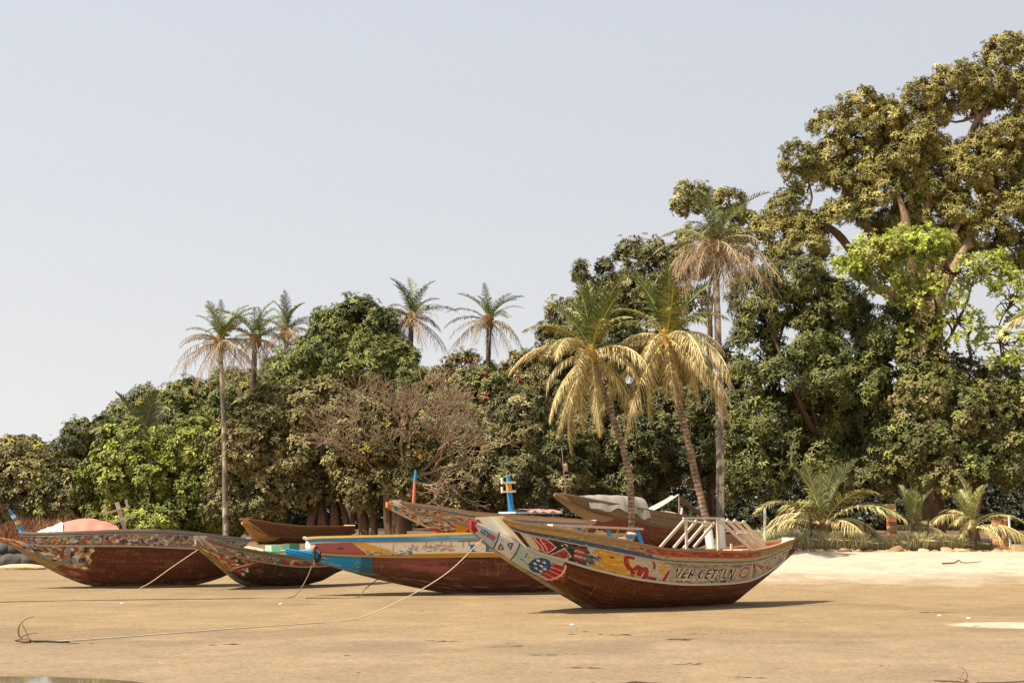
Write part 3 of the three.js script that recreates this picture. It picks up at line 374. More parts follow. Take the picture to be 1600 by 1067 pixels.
// ---- fittings of the boats
const M = { white: std(hex('#e9dfcb'), 0.7), pale: std(hex('#cdb694'), 0.8), blue: std(hex('#2a9bd6'), 0.6), teal: std(hex('#2b7fae'), 0.6), grey: std(hex('#8a7e70'), 0.9), rust: std(hex('#7a5a42'), 0.85), rope: std(hex('#b9a98c'), 0.95), ropeDark: std(hex('#77664e'), 0.95), iron: std(hex('#3d2c22'), 0.8), red: std(hex('#b3452f'), 0.7), orange: std(hex('#d09a3c'), .7), green: std(hex('#8fc49a'), .7), dgreen: std(hex('#46634e'), .7), rubber: std(hex('#2e2724'), .85), ltblue: std(hex('#a9c4cc'), .7) };
{ // timber awning frame on the stern of boat 1
  const r = b1.root, f = new THREE.Group(); f.name = 'awning_frame'; r.add(f);
  const fm = std(hex('#d2c2a4'), .85), add = (a, b, w = .05) => part('timber', bar(V(...a), V(...b), w * .8, .035), fm, f);
  const sk = [[.7, 3.93, 1.2, 4.61, 1.78, 5.47, 1.78, 6.49, 1.08], [.45, 4.5, 1.2, 5.12, 1.75, 5.93, 1.77, 6.86, 1.08], [.2, 4.96, 1.18, 5.59, 1.73, 6.36, 1.76, 7.23, 1.1], [-.05, 5.45, 1.2, 6.03, 1.71, 6.82, 1.74, 7.55, 1.14]];
  sk.forEach(([z, x0, y0, x1, y1, x2, y2, x3, y3], i) => { add([x0, y0, z], [x1, y1, z], .065); add([x2, y2, z], [x3, y3, z], .085); if (i === 0) { add([x1 + .02, 1.05, z], [x1 + .02, y1, z], .055); add([x2, .95, z], [x2, y2, z], .065); } });
  add([4.55, 1.8, .7], [5.53, 1.8, .7], .04); add([4.6, 1.755, .66], [6.05, 1.69, -.07], .035); add([5.5, 1.755, .66], [6.84, 1.71, -.07], .035); add([5.95, 1.5, .73], [7.15, 1.48, -.08], .03); add([6.0, 1.0, .5], [6.0, 1.28, .5], .05);
  part('net_heap', cloth(3.1, 4.0, () => .5, () => .95, (u) => 1.1 + .3 * Math.sin(Math.PI * u), .14, 12), std(hex('#8f7048'), .95), r);
  part('side_bench', new THREE.BoxGeometry(2.0, .05, .5).translate(4.6, 1.1, .45), M.ltblue, r); part('hatch_cover', new THREE.BoxGeometry(.36, .06, .3).translate(4.3, 1.16, .45), std(hex('#34474e'), .7), r); part('hatch_cover', new THREE.BoxGeometry(.4, .06, .3).translate(5.0, 1.16, .45), std(hex('#3f5a56'), .7), r);
  part('stern_deck', new THREE.BoxGeometry(.95, .04, .62).translate(6.95, 1.13, 0), std(hex('#c9a184'), .8), r);
  part('rail_plank', bar(V(2.3, 1.66, -.75), V(4.6, 1.58, -.75), .045, .2), M.pale, r);
  for (const x of [3.0, 3.72, 4.48]) part('rail_leg', bar(V(x, 1.6, -.75), V(x + .2, 1.15, -.75), .07, .05), M.blue, r);
  for (const x of [2.75, 2.95, 3.15, 3.4, 3.95, 4.2]) part('rib', bar(V(x - .16, 1.05, -.84), V(x + .1, 1.6, -.78), .02, .03), M.pale, r);
}
{ // boat 2: black tyre fender at the bow
  const r = scene.getObjectByName('fishing_boat_001'); part('rubber_fender', new THREE.TorusGeometry(.15, .05, 8, 20).scale(.55, 1.15, 1).rotateY(.35).translate(.72, 1.0, .42), M.rubber, r);
  part('bow_cap', new THREE.SphereGeometry(1, 20, 14).scale(.2, .19, .42).rotateZ(.25).translate(.66, 1.19, .06), std(hex('#f4f0e6'), .6), r);
  part('fender_lashing', tube([V(.66, .86, .46), V(.64, .76, .48), V(.63, .68, .48)], () => .012, 6, 5), M.ropeDark, r);
}
function cloth(a, b, hw, base, ridge, amp, seed, sharp = 1.7) { return grid(30, 22, (u, v) => { const x = lerp(a, b, u), z = lerp(-1, 1, v) * hw(u), e = Math.pow(Math.abs(lerp(-1, 1, v)), sharp); return [x, lerp(ridge(u), base(u), e) + amp * (fbm(u * 7 + seed, v * 7) - .47) + amp * .5 * Math.sin(u * 22 + v * 5) * e, z + amp * (fbm(u * 9, v * 3 + seed) - .5)]; }); }
{ // boat 3: tarpaulins, bow pole, cleat post
  const r = b3.root, g = (u) => b3.G(lerp(1.35, 3.35, u))[0];
  part('tarpaulin', cloth(1.5, 3.0, (u) => b3.G(lerp(1.5, 3.0, u))[1] + .03, (u) => b3.G(lerp(1.5, 3.0, u))[0] - .02, (u) => 1.56 + .30 * Math.sin(Math.PI * (.18 + .72 * u)), .05, 2, 1.3), std(hex('#d67763'), .85), r);
  const w = part('cover_sheet', cloth(.95, 1.56, (u) => b3.G(lerp(.95, 1.56, u))[1] + .02, (u) => b3.G(lerp(.95, 1.56, u))[0] + .0, (u) => 1.5 + .26 * u, .07, 5), std(hex('#dcd2bc'), .85), r); w.userData.label = 'crumpled off-white sheet';
  const p = part('bow_pole', tube([V(.62, 1.4, 0), V(.42, 1.75, 0), V(.2, 2.1, 0)], (t) => lerp(.07, .035, t), 8, 8), M.teal, r);
  part('painted_band', tube([V(.45, 1.7, 0), V(.4, 1.79, 0)], () => .064, 2, 8), M.orange, p); part('painted_band', tube([V(.35, 1.86, 0), V(.3, 1.95, 0)], () => .058, 2, 8), M.ltblue, p);
  const c = new THREE.Group(); c.name = 'cross_post'; r.add(c); c.position.x = -.7; const gp2 = std(hex('#b8aa94'), .9); part('post', bar(V(4.05, 1.3, -.7), V(3.72, 2.32, -.75), .1, .1), gp2, c); part('crossbar', bar(V(3.4, 2.0, -.7), V(4.08, 2.2, -.7), .05, .07), gp2, c); part('crossbar', bar(V(3.55, 1.72, -.68), V(4.22, 1.92, -.7), .05, .07), gp2, c); for (const [x, y] of [[3.45, 2.02], [4.02, 2.2]]) part('peg', bar(V(x, y - .05, -.7), V(x - .06, y + .2, -.7), .06, .06), gp2, c);
}
{ // boat 4: green deck and boxes
  const r = b4.root; part('deck_hatch', new THREE.BoxGeometry(2.1, .06, .9).translate(2.6, .96, -.05), M.green, r); part('hatch_lip', new THREE.BoxGeometry(1.5, .07, .06).translate(2.75, .97, -.45), M.green, r);
  part('fuel_box', new THREE.BoxGeometry(.3, .16, .3).translate(2.55, 1.05, -.2), M.green, r); part('fuel_box', new THREE.BoxGeometry(.34, .2, .3).translate(3.2, 1.07, -.25), M.dgreen, r);
  part('net_heap', cloth(1.2, 2.1, () => .45, () => .95, (u) => 1.0 + .1 * Math.sin(Math.PI * u), .09, 8), std(hex('#b79f7c'), .95), r);
}
{ // boat 5: foredeck ridge, mast with brackets, pole
  const r = b5.root, y = b5.y, m = part('mast', tube([V(4.6, y(1.7), .1), V(4.5, y(2.5), .1), V(4.42, y(3.22), .1)], (t) => lerp(.11, .075, t), 8, 10), M.teal, r);
  part('yellow_band', tube([V(4.46, y(2.78), .1), V(4.44, y(2.98), .1)], () => .095, 2, 10), M.orange, m);
  for (const yy of [2.72, 3.0]) { part('bracket', bar(V(4.12, y(yy), .16), V(4.66, y(yy + .03), .16), .06, .07), M.white, m); part('bracket_end', bar(V(4.14, y(yy), .16), V(4.13, y(yy + .16), .16), .05, .06), M.white, m); }
  const p = part('pole', tube([V(.95, y(2.2), 0), V(.97, y(2.75), 0), V(1.0, y(3.2), 0)], (t) => lerp(.06, .04, t), 6, 8), std(hex('#b9644c'), .7), r); part('blue_tip', tube([V(.985, y(2.98), 0), V(1.0, y(3.2), 0), V(1.01, y(3.32), 0)], (t) => lerp(.052, .03, t), 4, 8), M.teal, p);
  part('cabin_cover', new THREE.BoxGeometry(1.9, .06, .9).translate(5.4, y(2.08), 0), M.ltblue, r); part('cover_cloth', cloth(5.0, 6.3, () => .5, () => y(2.1), () => y(2.2), .05, 4), std(hex('#b07a70'), .9), r);
}
{ // boat 7: tarpaulin and thin pole
  const r = b7.root, y = b7.y; part('tarpaulin', cloth(1.05, 3.5, (u) => b7.G(lerp(1.05, 3.5, u))[1] + .13, (u) => y(b7.G(lerp(1.05, 3.5, u))[0]) - .24 - .08 * Math.sin(u * 9), (u) => y(2.7) + .12 * Math.sin(Math.PI * clamp(u * 1.2, 0, 1) * .5) - .12 * u, .1, 3, 5), std(hex('#8c8478'), .85), r);
  part('thin_pole', tube([V(.6, y(2.7), -.1), V(.5, y(3.6), -.1), V(.42, y(4.4), -.1)], () => .015, 6, 5), M.grey, r); part('rag', cloth(.42, .58, () => .03, () => y(3.55), () => y(3.8), .06, 1), M.pale, r);
  part('net_heap', cloth(4.2, 5.2, () => .7, () => y(2.02), () => y(2.2), .1, 6), std(hex('#a98b64'), .95), r);
}

// ---------------------------------------------------------------- ropes, anchors and small beach things
function gp(px, D, up = 0.012) { const x = xAt(px, D); return V(x, ground(x, D) + up, -D); }
const ropeG = 'mooring ropes on the sand';
solo('mooring_rope', tube([V(-.55, 1.4, -24.25), V(-1.2, .78, -23.7), V(-2.0, .32, -23.2), gp(560, 22.9, .04), gp(480, 22.0), gp(400, 21.2), gp(260, 19.9), gp(130, 18.8), gp(62, 18.5)], () => .009, 90, 5), M.rope, 'pale rope running from the front boat down to the rusty anchor', 'rope', ropeG);
solo('mooring_rope', tube([b4.world(.12, 1.08, .05), V(-9.0, .55, -34.2), V(-9.6, .18, -34.6), gp(222, 34.9)], () => .011, 30, 5), M.rope, 'short white rope hanging from the bow of the small green-decked boat', 'rope', ropeG);
solo('mooring_rope', tube([V(-4.75, .83, -31.1), V(-4.85, .42, -30.7), V(-5.0, .1, -30.3), gp(455, 30), gp(380, 29.8), gp(200, 29.3), gp(0, 28.4), gp(-100, 28)], () => .012, 70, 5), M.ropeDark, 'brown rope from the blue bow spur trailing along the sand', 'rope', ropeG);
solo('mooring_rope', tube([V(-3.2, .42, -31.5), V(-3.5, .16, -30.9), gp(560, 30.2), gp(520, 30), gp(480, 29.9)], () => .012, 30, 5), M.ropeDark, 'slack brown rope under the hull of the white boat', 'rope', ropeG);
function anchor(pos, turn, label, s) {
  const a = thing('grapnel_anchor', label, 'anchor', pos, turn, 'anchors on the sand'); a.scale.setScalar(s);
  part('shank', tube([V(0, .03, 0), V(.3, .03, 0), V(.62, .015, .02)], () => .016, 6, 6), M.iron, a); part('collar', tube([V(-.05, .02, 0), V(.08, .03, 0)], (t) => .034 + .008 * Math.sin(t * 9), 6, 8), M.rust, a); part('ring', new THREE.TorusGeometry(.04, .008, 6, 14).rotateX(1.3).translate(.66, .02, .02), M.iron, a);
  for (const [y, z] of [[1, .1], [.16, .9], [.3, -.9]]) part('fluke', tube([V(0, .03, 0), V(-.1, .1 * y + .02, .06 * z), V(-.1, .24 * y + .02, .16 * z), V(.0, .35 * y + .02, .2 * z), V(.13, .39 * y + .02, .22 * z)], (t) => lerp(.015, .006, t), 12, 6), M.rust, a);
  part('stay', tube([V(.06, .04, 0), V(.03, .15, .02), V(-.05, .29, .03)], () => .006, 5, 5), M.rust, a);
}
{ let p = gp(48, 18.5, 0); anchor([p.x, p.y, p.z], 0, 'rusty brown grapnel anchor with one curved arm raised, beside the bottom puddle', .9); p = gp(1493, 13.75, 0); anchor([p.x, p.y, p.z], 2.6, 'small dark anchor lying in wet sand near the bottom corner', .42); solo('mooring_rope', tube([gp(1515, 13.7), gp(1560, 13.75), gp(1610, 13.9), gp(1680, 14.1)], () => .008, 16, 5), M.ropeDark, 'thin rope leading off from the small dark anchor', 'rope', ropeG); }
{ // drift litter, shells
  const bits = [], shells = [];
  const streak = (px, py, len, th) => { const D = 3200 / (py - 825), x = xAt(px, D), q = Math.max(1, Math.round(len * 9)); for (let k = 0; k < q; k++) { const l = len * R(.15, .55), x0 = x + R(0, 1) * (len - l * .5), d0 = D + R(-.12, .12) * Math.min(1, len * 2), n = 4, ps = []; for (let i = 0; i <= n; i++) { const X = x0 + l * i / n, d = d0 + .09 * (vn(X * 9, px + k) - .5); ps.push(V(X, ground(X, d) + th * .12, -d)); } bits.push(tube(ps, (t) => th * R(.3, 1.2) * Math.sin(Math.PI * clamp(t, .05, .95)) * .5, 9, 4, .8)); } };
  for (const [x, y, l] of [[660, 996, .55], [742, 1004, .62], [875, 986, .3], [930, 987, .5], [1010, 994, .6], [1065, 986, .35], [650, 951, .2], [332, 1001, .4], [868, 1035, .5], [1040, 1030, .4], [960, 1058, .6], [820, 1017, .4], [110, 1000, .35], [1140, 1050, .3], [1395, 953, 1.0], [905, 982, .25]]) streak(x, y, l, R(.008, .02));
  for (let i = 0; i < 36; i++) { const py = 940 + Math.pow(rnd(), .8) * 126, px = R(0, 1600); streak(px, py, R(.04, .22), R(.006, .016)); }
  const dm = solo('drift_litter', mergeGeometries(bits), std(hex('#4a3624'), .95), 'scattered dark seaweed scraps and twigs on the damp sand', 'litter'); dm.userData.kind = 'stuff';
  for (const [px, D] of [[195, 27.9], [441, 27.6], [893, 21.7], [1507, 23.3], [1462, 24.0]]) { const p = gp(px, D, .01); solo('shell', new THREE.SphereGeometry(.03, 10, 6).scale(1.4, .5, 1), std(hex('#efe6d4'), .6), 'small white shell lying on bare sand', 'shell', 'shells on the sand', [p.x, p.y, p.z]); }
  const st = gp(1496, 39.5, .03); solo('driftwood_stick', tube([V(-.5, 0, 0), V(-.1, .03, 0), V(0, .1, 0), V(.08, .03, .02), V(.7, .06, 0)], (t) => lerp(.03, .012, t), 12, 6), std(hex('#5d4a38'), .95), 'forked driftwood stick on the pale dry sand', 'driftwood', undefined, [st.x, st.y, st.z]);
}
function rockGeo(seed, sx, sy, sz) { const g = new THREE.IcosahedronGeometry(1, 3), p = g.attributes.position; for (let i = 0; i < p.count; i++) { const v = V().fromBufferAttribute(p, i); const k = .75 + .5 * fbm(v.x * 1.3 + seed * 7, v.y * 1.3 + v.z * 1.1 + seed, 3); p.setXYZ(i, v.x * k * sx, v.y * k * sy, v.z * k * sz); } g.computeVertexNormals(); return g; }
{ const rm = std(hex('#4a4540'), .95), rp = std(hex('#b59a78'), .95); const lab = 'dark boulder in the heap at the foot of the far bank', spots = [[4, 52.5, .5], [16, 52, .55], [30, 52.6, .5], [42, 52.2, .5], [8, 53.4, .6], [24, 53.5, .6], [52, 52.8, .45], [38, 53.6, .55], [-8, 52.4, .6], [62, 53, .4], [14, 54.2, .65], [48, 54, .5]];
  spots.forEach(([px, D, s], i) => { const p = gp(px, D, s * .35); solo('boulder', rockGeo(i + 3, s * R(.8, 1.2), s * .62, s * .8), rm, lab, 'rock', 'boulders below the far bank', [p.x, p.y + (i > 3 && i < 8 ? .3 : 0), p.z]); });
  const p = gp(36, 50.8, .08); solo('flat_stone', rockGeo(40, 1.0, .16, .4), rp, 'long pale flat stone in front of the dark boulders', 'rock', undefined, [p.x, p.y, p.z]); }

// ---- crumbling kerb, fence posts, walls and shelter behind the dry sand
{ const w = thing('retaining_edge', 'low crumbling concrete edge between the pale sand and the beach grass', 'wall', [0, 0, 0]); const ms = ['#9c7c56', '#ad8c64', '#8a6a46', '#b89a72'].map((c) => std(hex(c), .95));
  for (let i = 0; i < 110; i++) { const D = 46.1, X = 8.4 + i * .088 + R(-.1, .1), k = rnd() < .25 ? 1.6 : .8, m = part('stone', rockGeo(60 + (i % 17), R(.08, .2) * k, R(.04, .1) * k, R(.08, .18) * k), ms[i % 4], w); m.position.set(X, ground(X, D) + R(-.07, .01), -D + R(-.35, .3)); m.rotation.set(R(-.3, .3), R(-1, 1), R(-.3, .3)); }
  for (let i = 0; i < 3; i++) { const X = 18.4 + i * 1.22, D = 46.1; const m = part('concrete_block', new THREE.BoxGeometry(1.19, .34, .4, 8, 3, 3), ms[3 - (i % 2)], w), p = m.geometry.attributes.position; for (let k = 0; k < p.count; k++) { p.setY(k, p.getY(k) + .05 * (fbm(p.getX(k) * 4 + i * 9, p.getZ(k) * 5) - .5)); p.setZ(k, p.getZ(k) + .06 * (fbm(p.getX(k) * 5, p.getY(k) * 5 + i) - .5)); } m.geometry.computeVertexNormals(); m.position.set(X, ground(X, D) + .08, -D); } }
const fg = 'fence posts along the beach grass';
for (const [px, D, h, lean, lab] of [[1268, 46.6, 1.15, 0, 'thin dark fence post nearest the front boat\'s stern'], [1352, 46.6, 1.15, .01, 'thin upright dark fence post between the two small palms'], [1447, 46.6, 1.15, .12, 'thin dark fence post leaning beside the smallest palm'], [1213, 47.4, .9, 0, 'short grey fence stake beside the white post']]) { const p = gp(px, D, 0); solo('fence_post', tube([V(0, -.2, 0), V(lean * .5, h * .5, 0), V(lean, h, 0)], () => .03, 6, 6, .3), std(hex('#4d382a'), .95), lab, 'post', fg, [p.x, p.y, p.z]); }
for (const [px, D, h, lean, lab] of [[1195, 45.5, 1.55, .03, 'slim white post standing right of the front boat\'s awning frame'], [1062, 51.5, 1.55, .12, 'pale crooked post leaning beside the canvas shelter'], [1054, 51, .75, 0, 'short pale stake beside the crooked post']]) { const p = gp(px, D, 0); solo('white_post', tube([V(0, -.2, 0), V(lean * .3, h * .5, 0), V(lean, h, 0)], () => .05, 6, 8, .2), std(hex('#ded2bc'), .85), lab, 'post', undefined, [p.x, p.y, p.z]); }
{ const tm = std(hex('#aaa396'), .9), s = thing('canvas_shelter', 'grey white canvas shelter under the trees behind the palms', 'shelter', [xAt(1045, 56), ground(xAt(1045, 56), 56), -56]);
  const sheet = (x0, x1, y0, y1, zz) => grid(12, 8, (u, v) => [lerp(x0, x1, u), lerp(y0, y1, u) + .05 * Math.sin(v * 9 + u * 4) - .1 * Math.sin(Math.PI * u), lerp(-1.6, zz, v)]);
  part('roof_sheet', sheet(.3, 2.05, 2.05, 1.0, 1.4), tm, s); part('roof_sheet', sheet(.3, -1.8, 2.05, 1.1, 1.4), tm, s); for (const [x, h] of [[.3, 2.1], [2.0, 1.05], [-1.75, 1.1]]) for (const z of [1.35, -1.5]) part('pole', tube([V(x, -.1, z), V(x, h, z)], () => .04, 2, 6), M.grey, s); }
{ const om = ['#b5683c', '#c47c4c', '#a55e38', '#cf9262'].map((c) => std(hex(c), .95)), ms = std(hex('#8d6a4a'), .95);
  const pier = (px, D, w, h, d, lab, nm) => { const X = xAt(px, D), o = thing(nm, lab, 'wall', [X, ground(X, D) - .05, -D]); part('mortar', new THREE.BoxGeometry(w - .03, h - .02, d - .03).translate(0, h / 2, 0), ms, o); const bh = .13, n = Math.round(h / bh), nb = Math.max(1, Math.round(w / .3)); for (let j = 0; j < n; j++) for (let i = 0; i < nb; i++) { const ww = w / nb; if (j > n - 3 && rnd() < .3) continue; part('brick', new THREE.BoxGeometry(ww - .015, bh - .015, d).translate(-w / 2 + ww * (i + .5), bh * (j + .5), R(-.01, .01)), om[(rnd() * 4) | 0], o); } return o; };
  pier(1394, 50, .32, 1.75, .32, 'orange brick pillar standing behind the small palms', 'brick_pillar'); pier(1562, 51, .5, 1.15, .3, 'broken orange brick wall behind the right small palm', 'brick_wall'); pier(1352, 51.5, 1.3, .5, .3, 'low broken orange brick wall left of the brick pillar', 'brick_wall');
  { const p = gp(1578, 50.4, 0); solo('white_post', tube([V(0, -.1, 0), V(0, 1.25, 0)], () => .05, 3, 8), std(hex('#d8cfc0'), .85), 'white post in front of the broken orange wall', 'post', undefined, [p.x, p.y, p.z]); }
  const lw = thing('low_wall', 'long low earth wall with a pale coping behind the white post', 'wall', [xAt(1185, 51), ground(xAt(1185, 51), 51), -51]); part('wall_body', new THREE.BoxGeometry(2.6, .62, .3, 20, 4, 1).translate(0, .28, 0), std(hex('#6a4a33'), .95, { bumpMap: woodBump, bumpScale: .03 }), lw); part('coping', new THREE.BoxGeometry(2.66, .06, .36).translate(0, .625, 0), std(hex('#b59a7c'), .9), lw); }

// ---------------------------------------------------------------- vegetation
function leafGeo(list) { // list of [base, dir, length, width, droop]
  const P = []; for (const [b, d, L, w, dr] of list) { const s = d.clone().cross(V(0, 1, 0)); if (s.lengthSq() < 1e-4) s.set(1, 0, 0); s.normalize(); const n = s.clone().cross(d); const m = b.clone().addScaledVector(d, L * .5).addScaledVector(n, -.1 * w), t = b.clone().addScaledVector(d, L).add(V(0, -dr * L, 0)), l = b.clone().addScaledVector(d, L * .45).addScaledVector(s, w / 2).addScaledVector(n, .15 * w), r = b.clone().addScaledVector(d, L * .45).addScaledVector(s, -w / 2).addScaledVector(n, .15 * w); for (const q of [b, l, m, b, m, r, l, t, m, m, t, r]) P.push(q.x, q.y, q.z); }
  const g = new THREE.BufferGeometry(); g.setAttribute('position', new THREE.Float32BufferAttribute(P, 3)); g.computeVertexNormals(); return g;
}
function rosette(n, L, w, spread, droop) { const a = []; for (let i = 0; i < n; i++) { const t = i * 2.4 + R(-.3, .3), e = R(-.35, .75); a.push([V(R(-1, 1), R(-.6, .3), R(-1, 1)).multiplyScalar(spread), V(Math.cos(t) * Math.cos(e), Math.sin(e), Math.sin(t) * Math.cos(e)), L * R(.7, 1.15), w * R(.8, 1.15), droop * R(.3, 1.2)]); } return leafGeo(a); }
rnd = mk(21);
const SPRIG = { mango: rosette(15, .21, .062, .06, .35), fig: rosette(16, .14, .075, .12, .25), lime: rosette(13, .17, .12, .13, .2), fine: rosette(24, .11, .035, .14, .15) };
const leafMat = (rough) => new THREE.MeshPhysicalMaterial({ color: 0xffffff, roughness: rough, specularIntensity: .55 });
const LM = { mango: leafMat(.45), fig: leafMat(.65), lime: new THREE.MeshPhysicalMaterial({ color: 0xffffff, roughness: .95, transmission: .3, thickness: 0 }), fine: leafMat(.8) };
const bark = noiseTex(256, (u, v) => { const q = .76 + .5 * (tfbm(u, v, 10, 4, 3) - .45) + .2 * (tfbm(u, v, 40, 2) - .4); return [q, q * .95, q * .9]; }, 2, .6, true), barkB = noiseTex(256, (u, v) => tfbm(u, v, 12, 4, 3), 2, .6);
const barkMat = (c) => new THREE.MeshStandardMaterial({ color: c, map: bark, bumpMap: barkB, bumpScale: .06, roughness: .95 });
const BM = { brown: barkMat(hex('#7a6048')), pale: barkMat(hex('#bfa588')), dark: barkMat(hex('#5d4632')), dry: barkMat(hex('#94795c')), twig: std(hex('#927b60'), .9) };
const up = V(0, 1, 0);
let nSprig = 0;
// a tree: trunk and limbs, and a crown of leaf clumps that shade one another
function tree(name, label, o) {
  rnd = mk(o.seed ?? (SEED += 17)); const D = o.D, bx = o.base ? o.base[0] : o.clumps.reduce((s, c) => s + c[0], 0) / o.clumps.length, X = xAt(bx, D), gy = ground(X, D) - .1;
  const root = thing(name, label, o.category ?? 'tree', [X, gy, -D], 0, o.group ?? 'trees behind the beach'), org = V(X, gy, -D), bm = BM[o.bark ?? 'brown'];
  const cl = o.clumps.map(([px, py, rx, ry, dd = 0, thick = 1]) => { const d = D + dd + R(-.5, .5), c = at(px, py, d).sub(org), k = d / F; return { c, rx: rx * k, ry: ry * k, rz: rx * k * (o.deep ?? .85), thick }; });
  const topY = Math.max(...cl.map((q) => q.c.y)), fork = V(o.lean ?? R(-.4, .4), Math.min(topY * (o.fork ?? .38), o.forkMax ?? 5), R(-.4, .4)), r0 = o.r ?? .3;
  if (!o.noTrunk) {
    for (const [sx, sr] of o.stems ?? []) part('stem', tube([V(sx, -.3, .2), V(sx * 1.3 + R(-.1, .1), fork.y * .4, .15), V(sx * .9, fork.y * .8, 0), fork.clone().add(V(sx * .7, .5, 0))], (t) => sr * (1.3 - .6 * t), 12, 9, .7), bm, root);
    part('trunk', tube([V(0, -.3, 0), V(R(-.1, .1), fork.y * .35, R(-.1, .1)), V(fork.x * .6, fork.y * .7, fork.z * .5), fork.clone().add(V(0, .3, 0))], (t) => r0 * (1.35 - .65 * Math.pow(t, .5)), 14, 10, .5), bm, root);
    const nodes = (o.nodes ?? []).map(([px, py, dd = 0]) => at(px, py, D + dd).sub(org));
    for (const q of nodes) { const m1 = fork.clone().lerp(q, .35).add(V(R(-.5, .5), R(-.7, .1), R(-.5, .5))), m2 = fork.clone().lerp(q, .7).add(V(R(-.4, .4), R(-.3, .5), R(-.4, .4))); part('bough', tube([fork.clone().add(V(0, R(-.9, 0), 0)), m1, m2, q], (t) => lerp(r0 * .46, r0 * .17, t), 22, 8, .5), bm, root); }
    for (const q of cl) { const e = q.c.clone().add(V(0, q.ry * .1, 0)), f0 = nodes.length ? nodes.reduce((a, b) => (a.distanceTo(e) < b.distanceTo(e) ? a : b)) : fork, l = f0.distanceTo(e), m = f0.clone().lerp(e, .5).add(V(R(-.22, .22), R(-.25, .12), R(-.22, .22)).multiplyScalar(l)); const ra = nodes.length ? r0 * .16 : r0 * .42; part('limb', tube([f0.clone().add(V(0, R(-.2, .05), 0)), m, e], (t) => lerp(ra, .03, Math.pow(t, .7)), Math.max(6, l * 2 | 0), 6, .4), bm, root); if (o.twigs) for (let k = 0; k < o.twigs; k++) { const a = f0.clone().lerp(e, R(.5, 1)), b = q.c.clone().add(V(R(-1, 1) * q.rx, R(-.8, .9) * q.ry, R(-1, 1) * q.rz)); part('twig', tube([a, a.clone().lerp(b, .5).add(V(R(-.2, .2), R(-.1, .3), R(-.2, .2))), b], (t) => lerp(.035, .008, t), 5, 4), bm, root); } }
  }
  const kind = o.leaf ?? 'mango', mats = [], cols = [], q4 = new THREE.Quaternion(), q5 = new THREE.Quaternion(), C = new THREE.Color(), den = (o.density ?? 1);
  const put = (p, dir, s, c) => { q4.setFromUnitVectors(up, dir); q5.setFromAxisAngle(up, rnd() * 6.28); mats.push(new THREE.Matrix4().compose(p, q4.clone().multiply(q5), V(s, s, s))); cols.push(c.r, c.g, c.b); };
  const pal = o.pal.map((c) => hex(c)), acc = o.accent && hex(o.accent);
  for (const q of cl) {
    const area = 4 * Math.PI * Math.pow((Math.pow(q.rx * q.ry, 1.6) + Math.pow(q.rx * q.rz, 1.6) + Math.pow(q.ry * q.rz, 1.6)) / 3, 1 / 1.6), sr = o.sub ?? .55, n = Math.max(5, Math.round(area / (sr * sr) * .62));
    for (let i = 0; i < n; i++) {
      const yy = R(-.75, 1), a = R(0, 6.283), h = Math.sqrt(1 - yy * yy), d = V(Math.cos(a) * h, yy, Math.sin(a) * h); if (d.z < -.45 && rnd() < .6) continue; const k = R(.7, 1.08), c = q.c.clone().add(V(d.x * q.rx * k, d.y * q.ry * k, d.z * q.rz * k)), s = sr * R(.6, 1.25), tone = R(.82, 1.36), base = pal[(rnd() * pal.length) | 0];
      const m = Math.round(s * s * 62 * den * q.thick);
      for (let j = 0; j < m; j++) { const b = V(R(-1, 1), R(-1, 1), R(-1, 1)).normalize(); if (b.dot(d) < -.35) b.addScaledVector(d, .9).normalize(); const p = c.clone().addScaledVector(b, s * Math.pow(rnd(), .45) * (rnd() < .1 ? 1.5 : 1)); p.y -= .08 * s; const dir = b.clone().multiplyScalar(.8).addScaledVector(d, .4).add(V(0, .55, 0)).normalize(); C.copy(base).multiplyScalar(tone * R(.75, 1.25)); if (acc && rnd() < (o.accentP ?? .1) * (d.y > .2 ? 1 : .3)) C.copy(acc).multiplyScalar(R(.7, 1.2)); put(p, dir, (o.size ?? 1) * (.6 + .95 * Math.pow(rnd(), 1.4)), C); }
    }
    const inner = Math.round(q.rx * q.ry * q.rz * 5 * den * (o.fill ?? 1)); for (let j = 0; j < inner; j++) { const b = V(R(-1, 1), R(-1, 1), R(-1, 1)); if (b.lengthSq() > 1) continue; C.copy(pal[(rnd() * pal.length) | 0]).multiplyScalar(R(.6, 1)); put(q.c.clone().add(V(b.x * q.rx * .85, b.y * q.ry * .85, b.z * q.rz * .85)), V(R(-1, 1), 1, R(-1, 1)).normalize(), (o.size ?? 1) * 1.5, C); }
  }
  const im = new THREE.InstancedMesh(SPRIG[kind], LM[kind], mats.length); mats.forEach((m, i) => im.setMatrixAt(i, m)); im.instanceColor = new THREE.InstancedBufferAttribute(new Float32Array(cols), 3); im.name = 'crown'; im.userData.kind = 'stuff'; im.castShadow = im.receiveShadow = true; root.add(im); nSprig += mats.length;
  return root;
}
const P_DARK = ['#50522c', '#5d5c32', '#414524', '#6b683c'], P_OLIVE = ['#6f673e', '#7e7549', '#5c5832', '#8d8257'], P_FRESH = ['#686c30', '#7b7f38', '#545a29', '#8f9044'], P_GIANT = ['#7c743a', '#8d8444', '#686330', '#9a9050'], P_LIME = ['#8e9832', '#a4ab40', '#757f2c', '#b2b456'], P_MANGO = ['#616632', '#70733a', '#51562a', '#808044'];
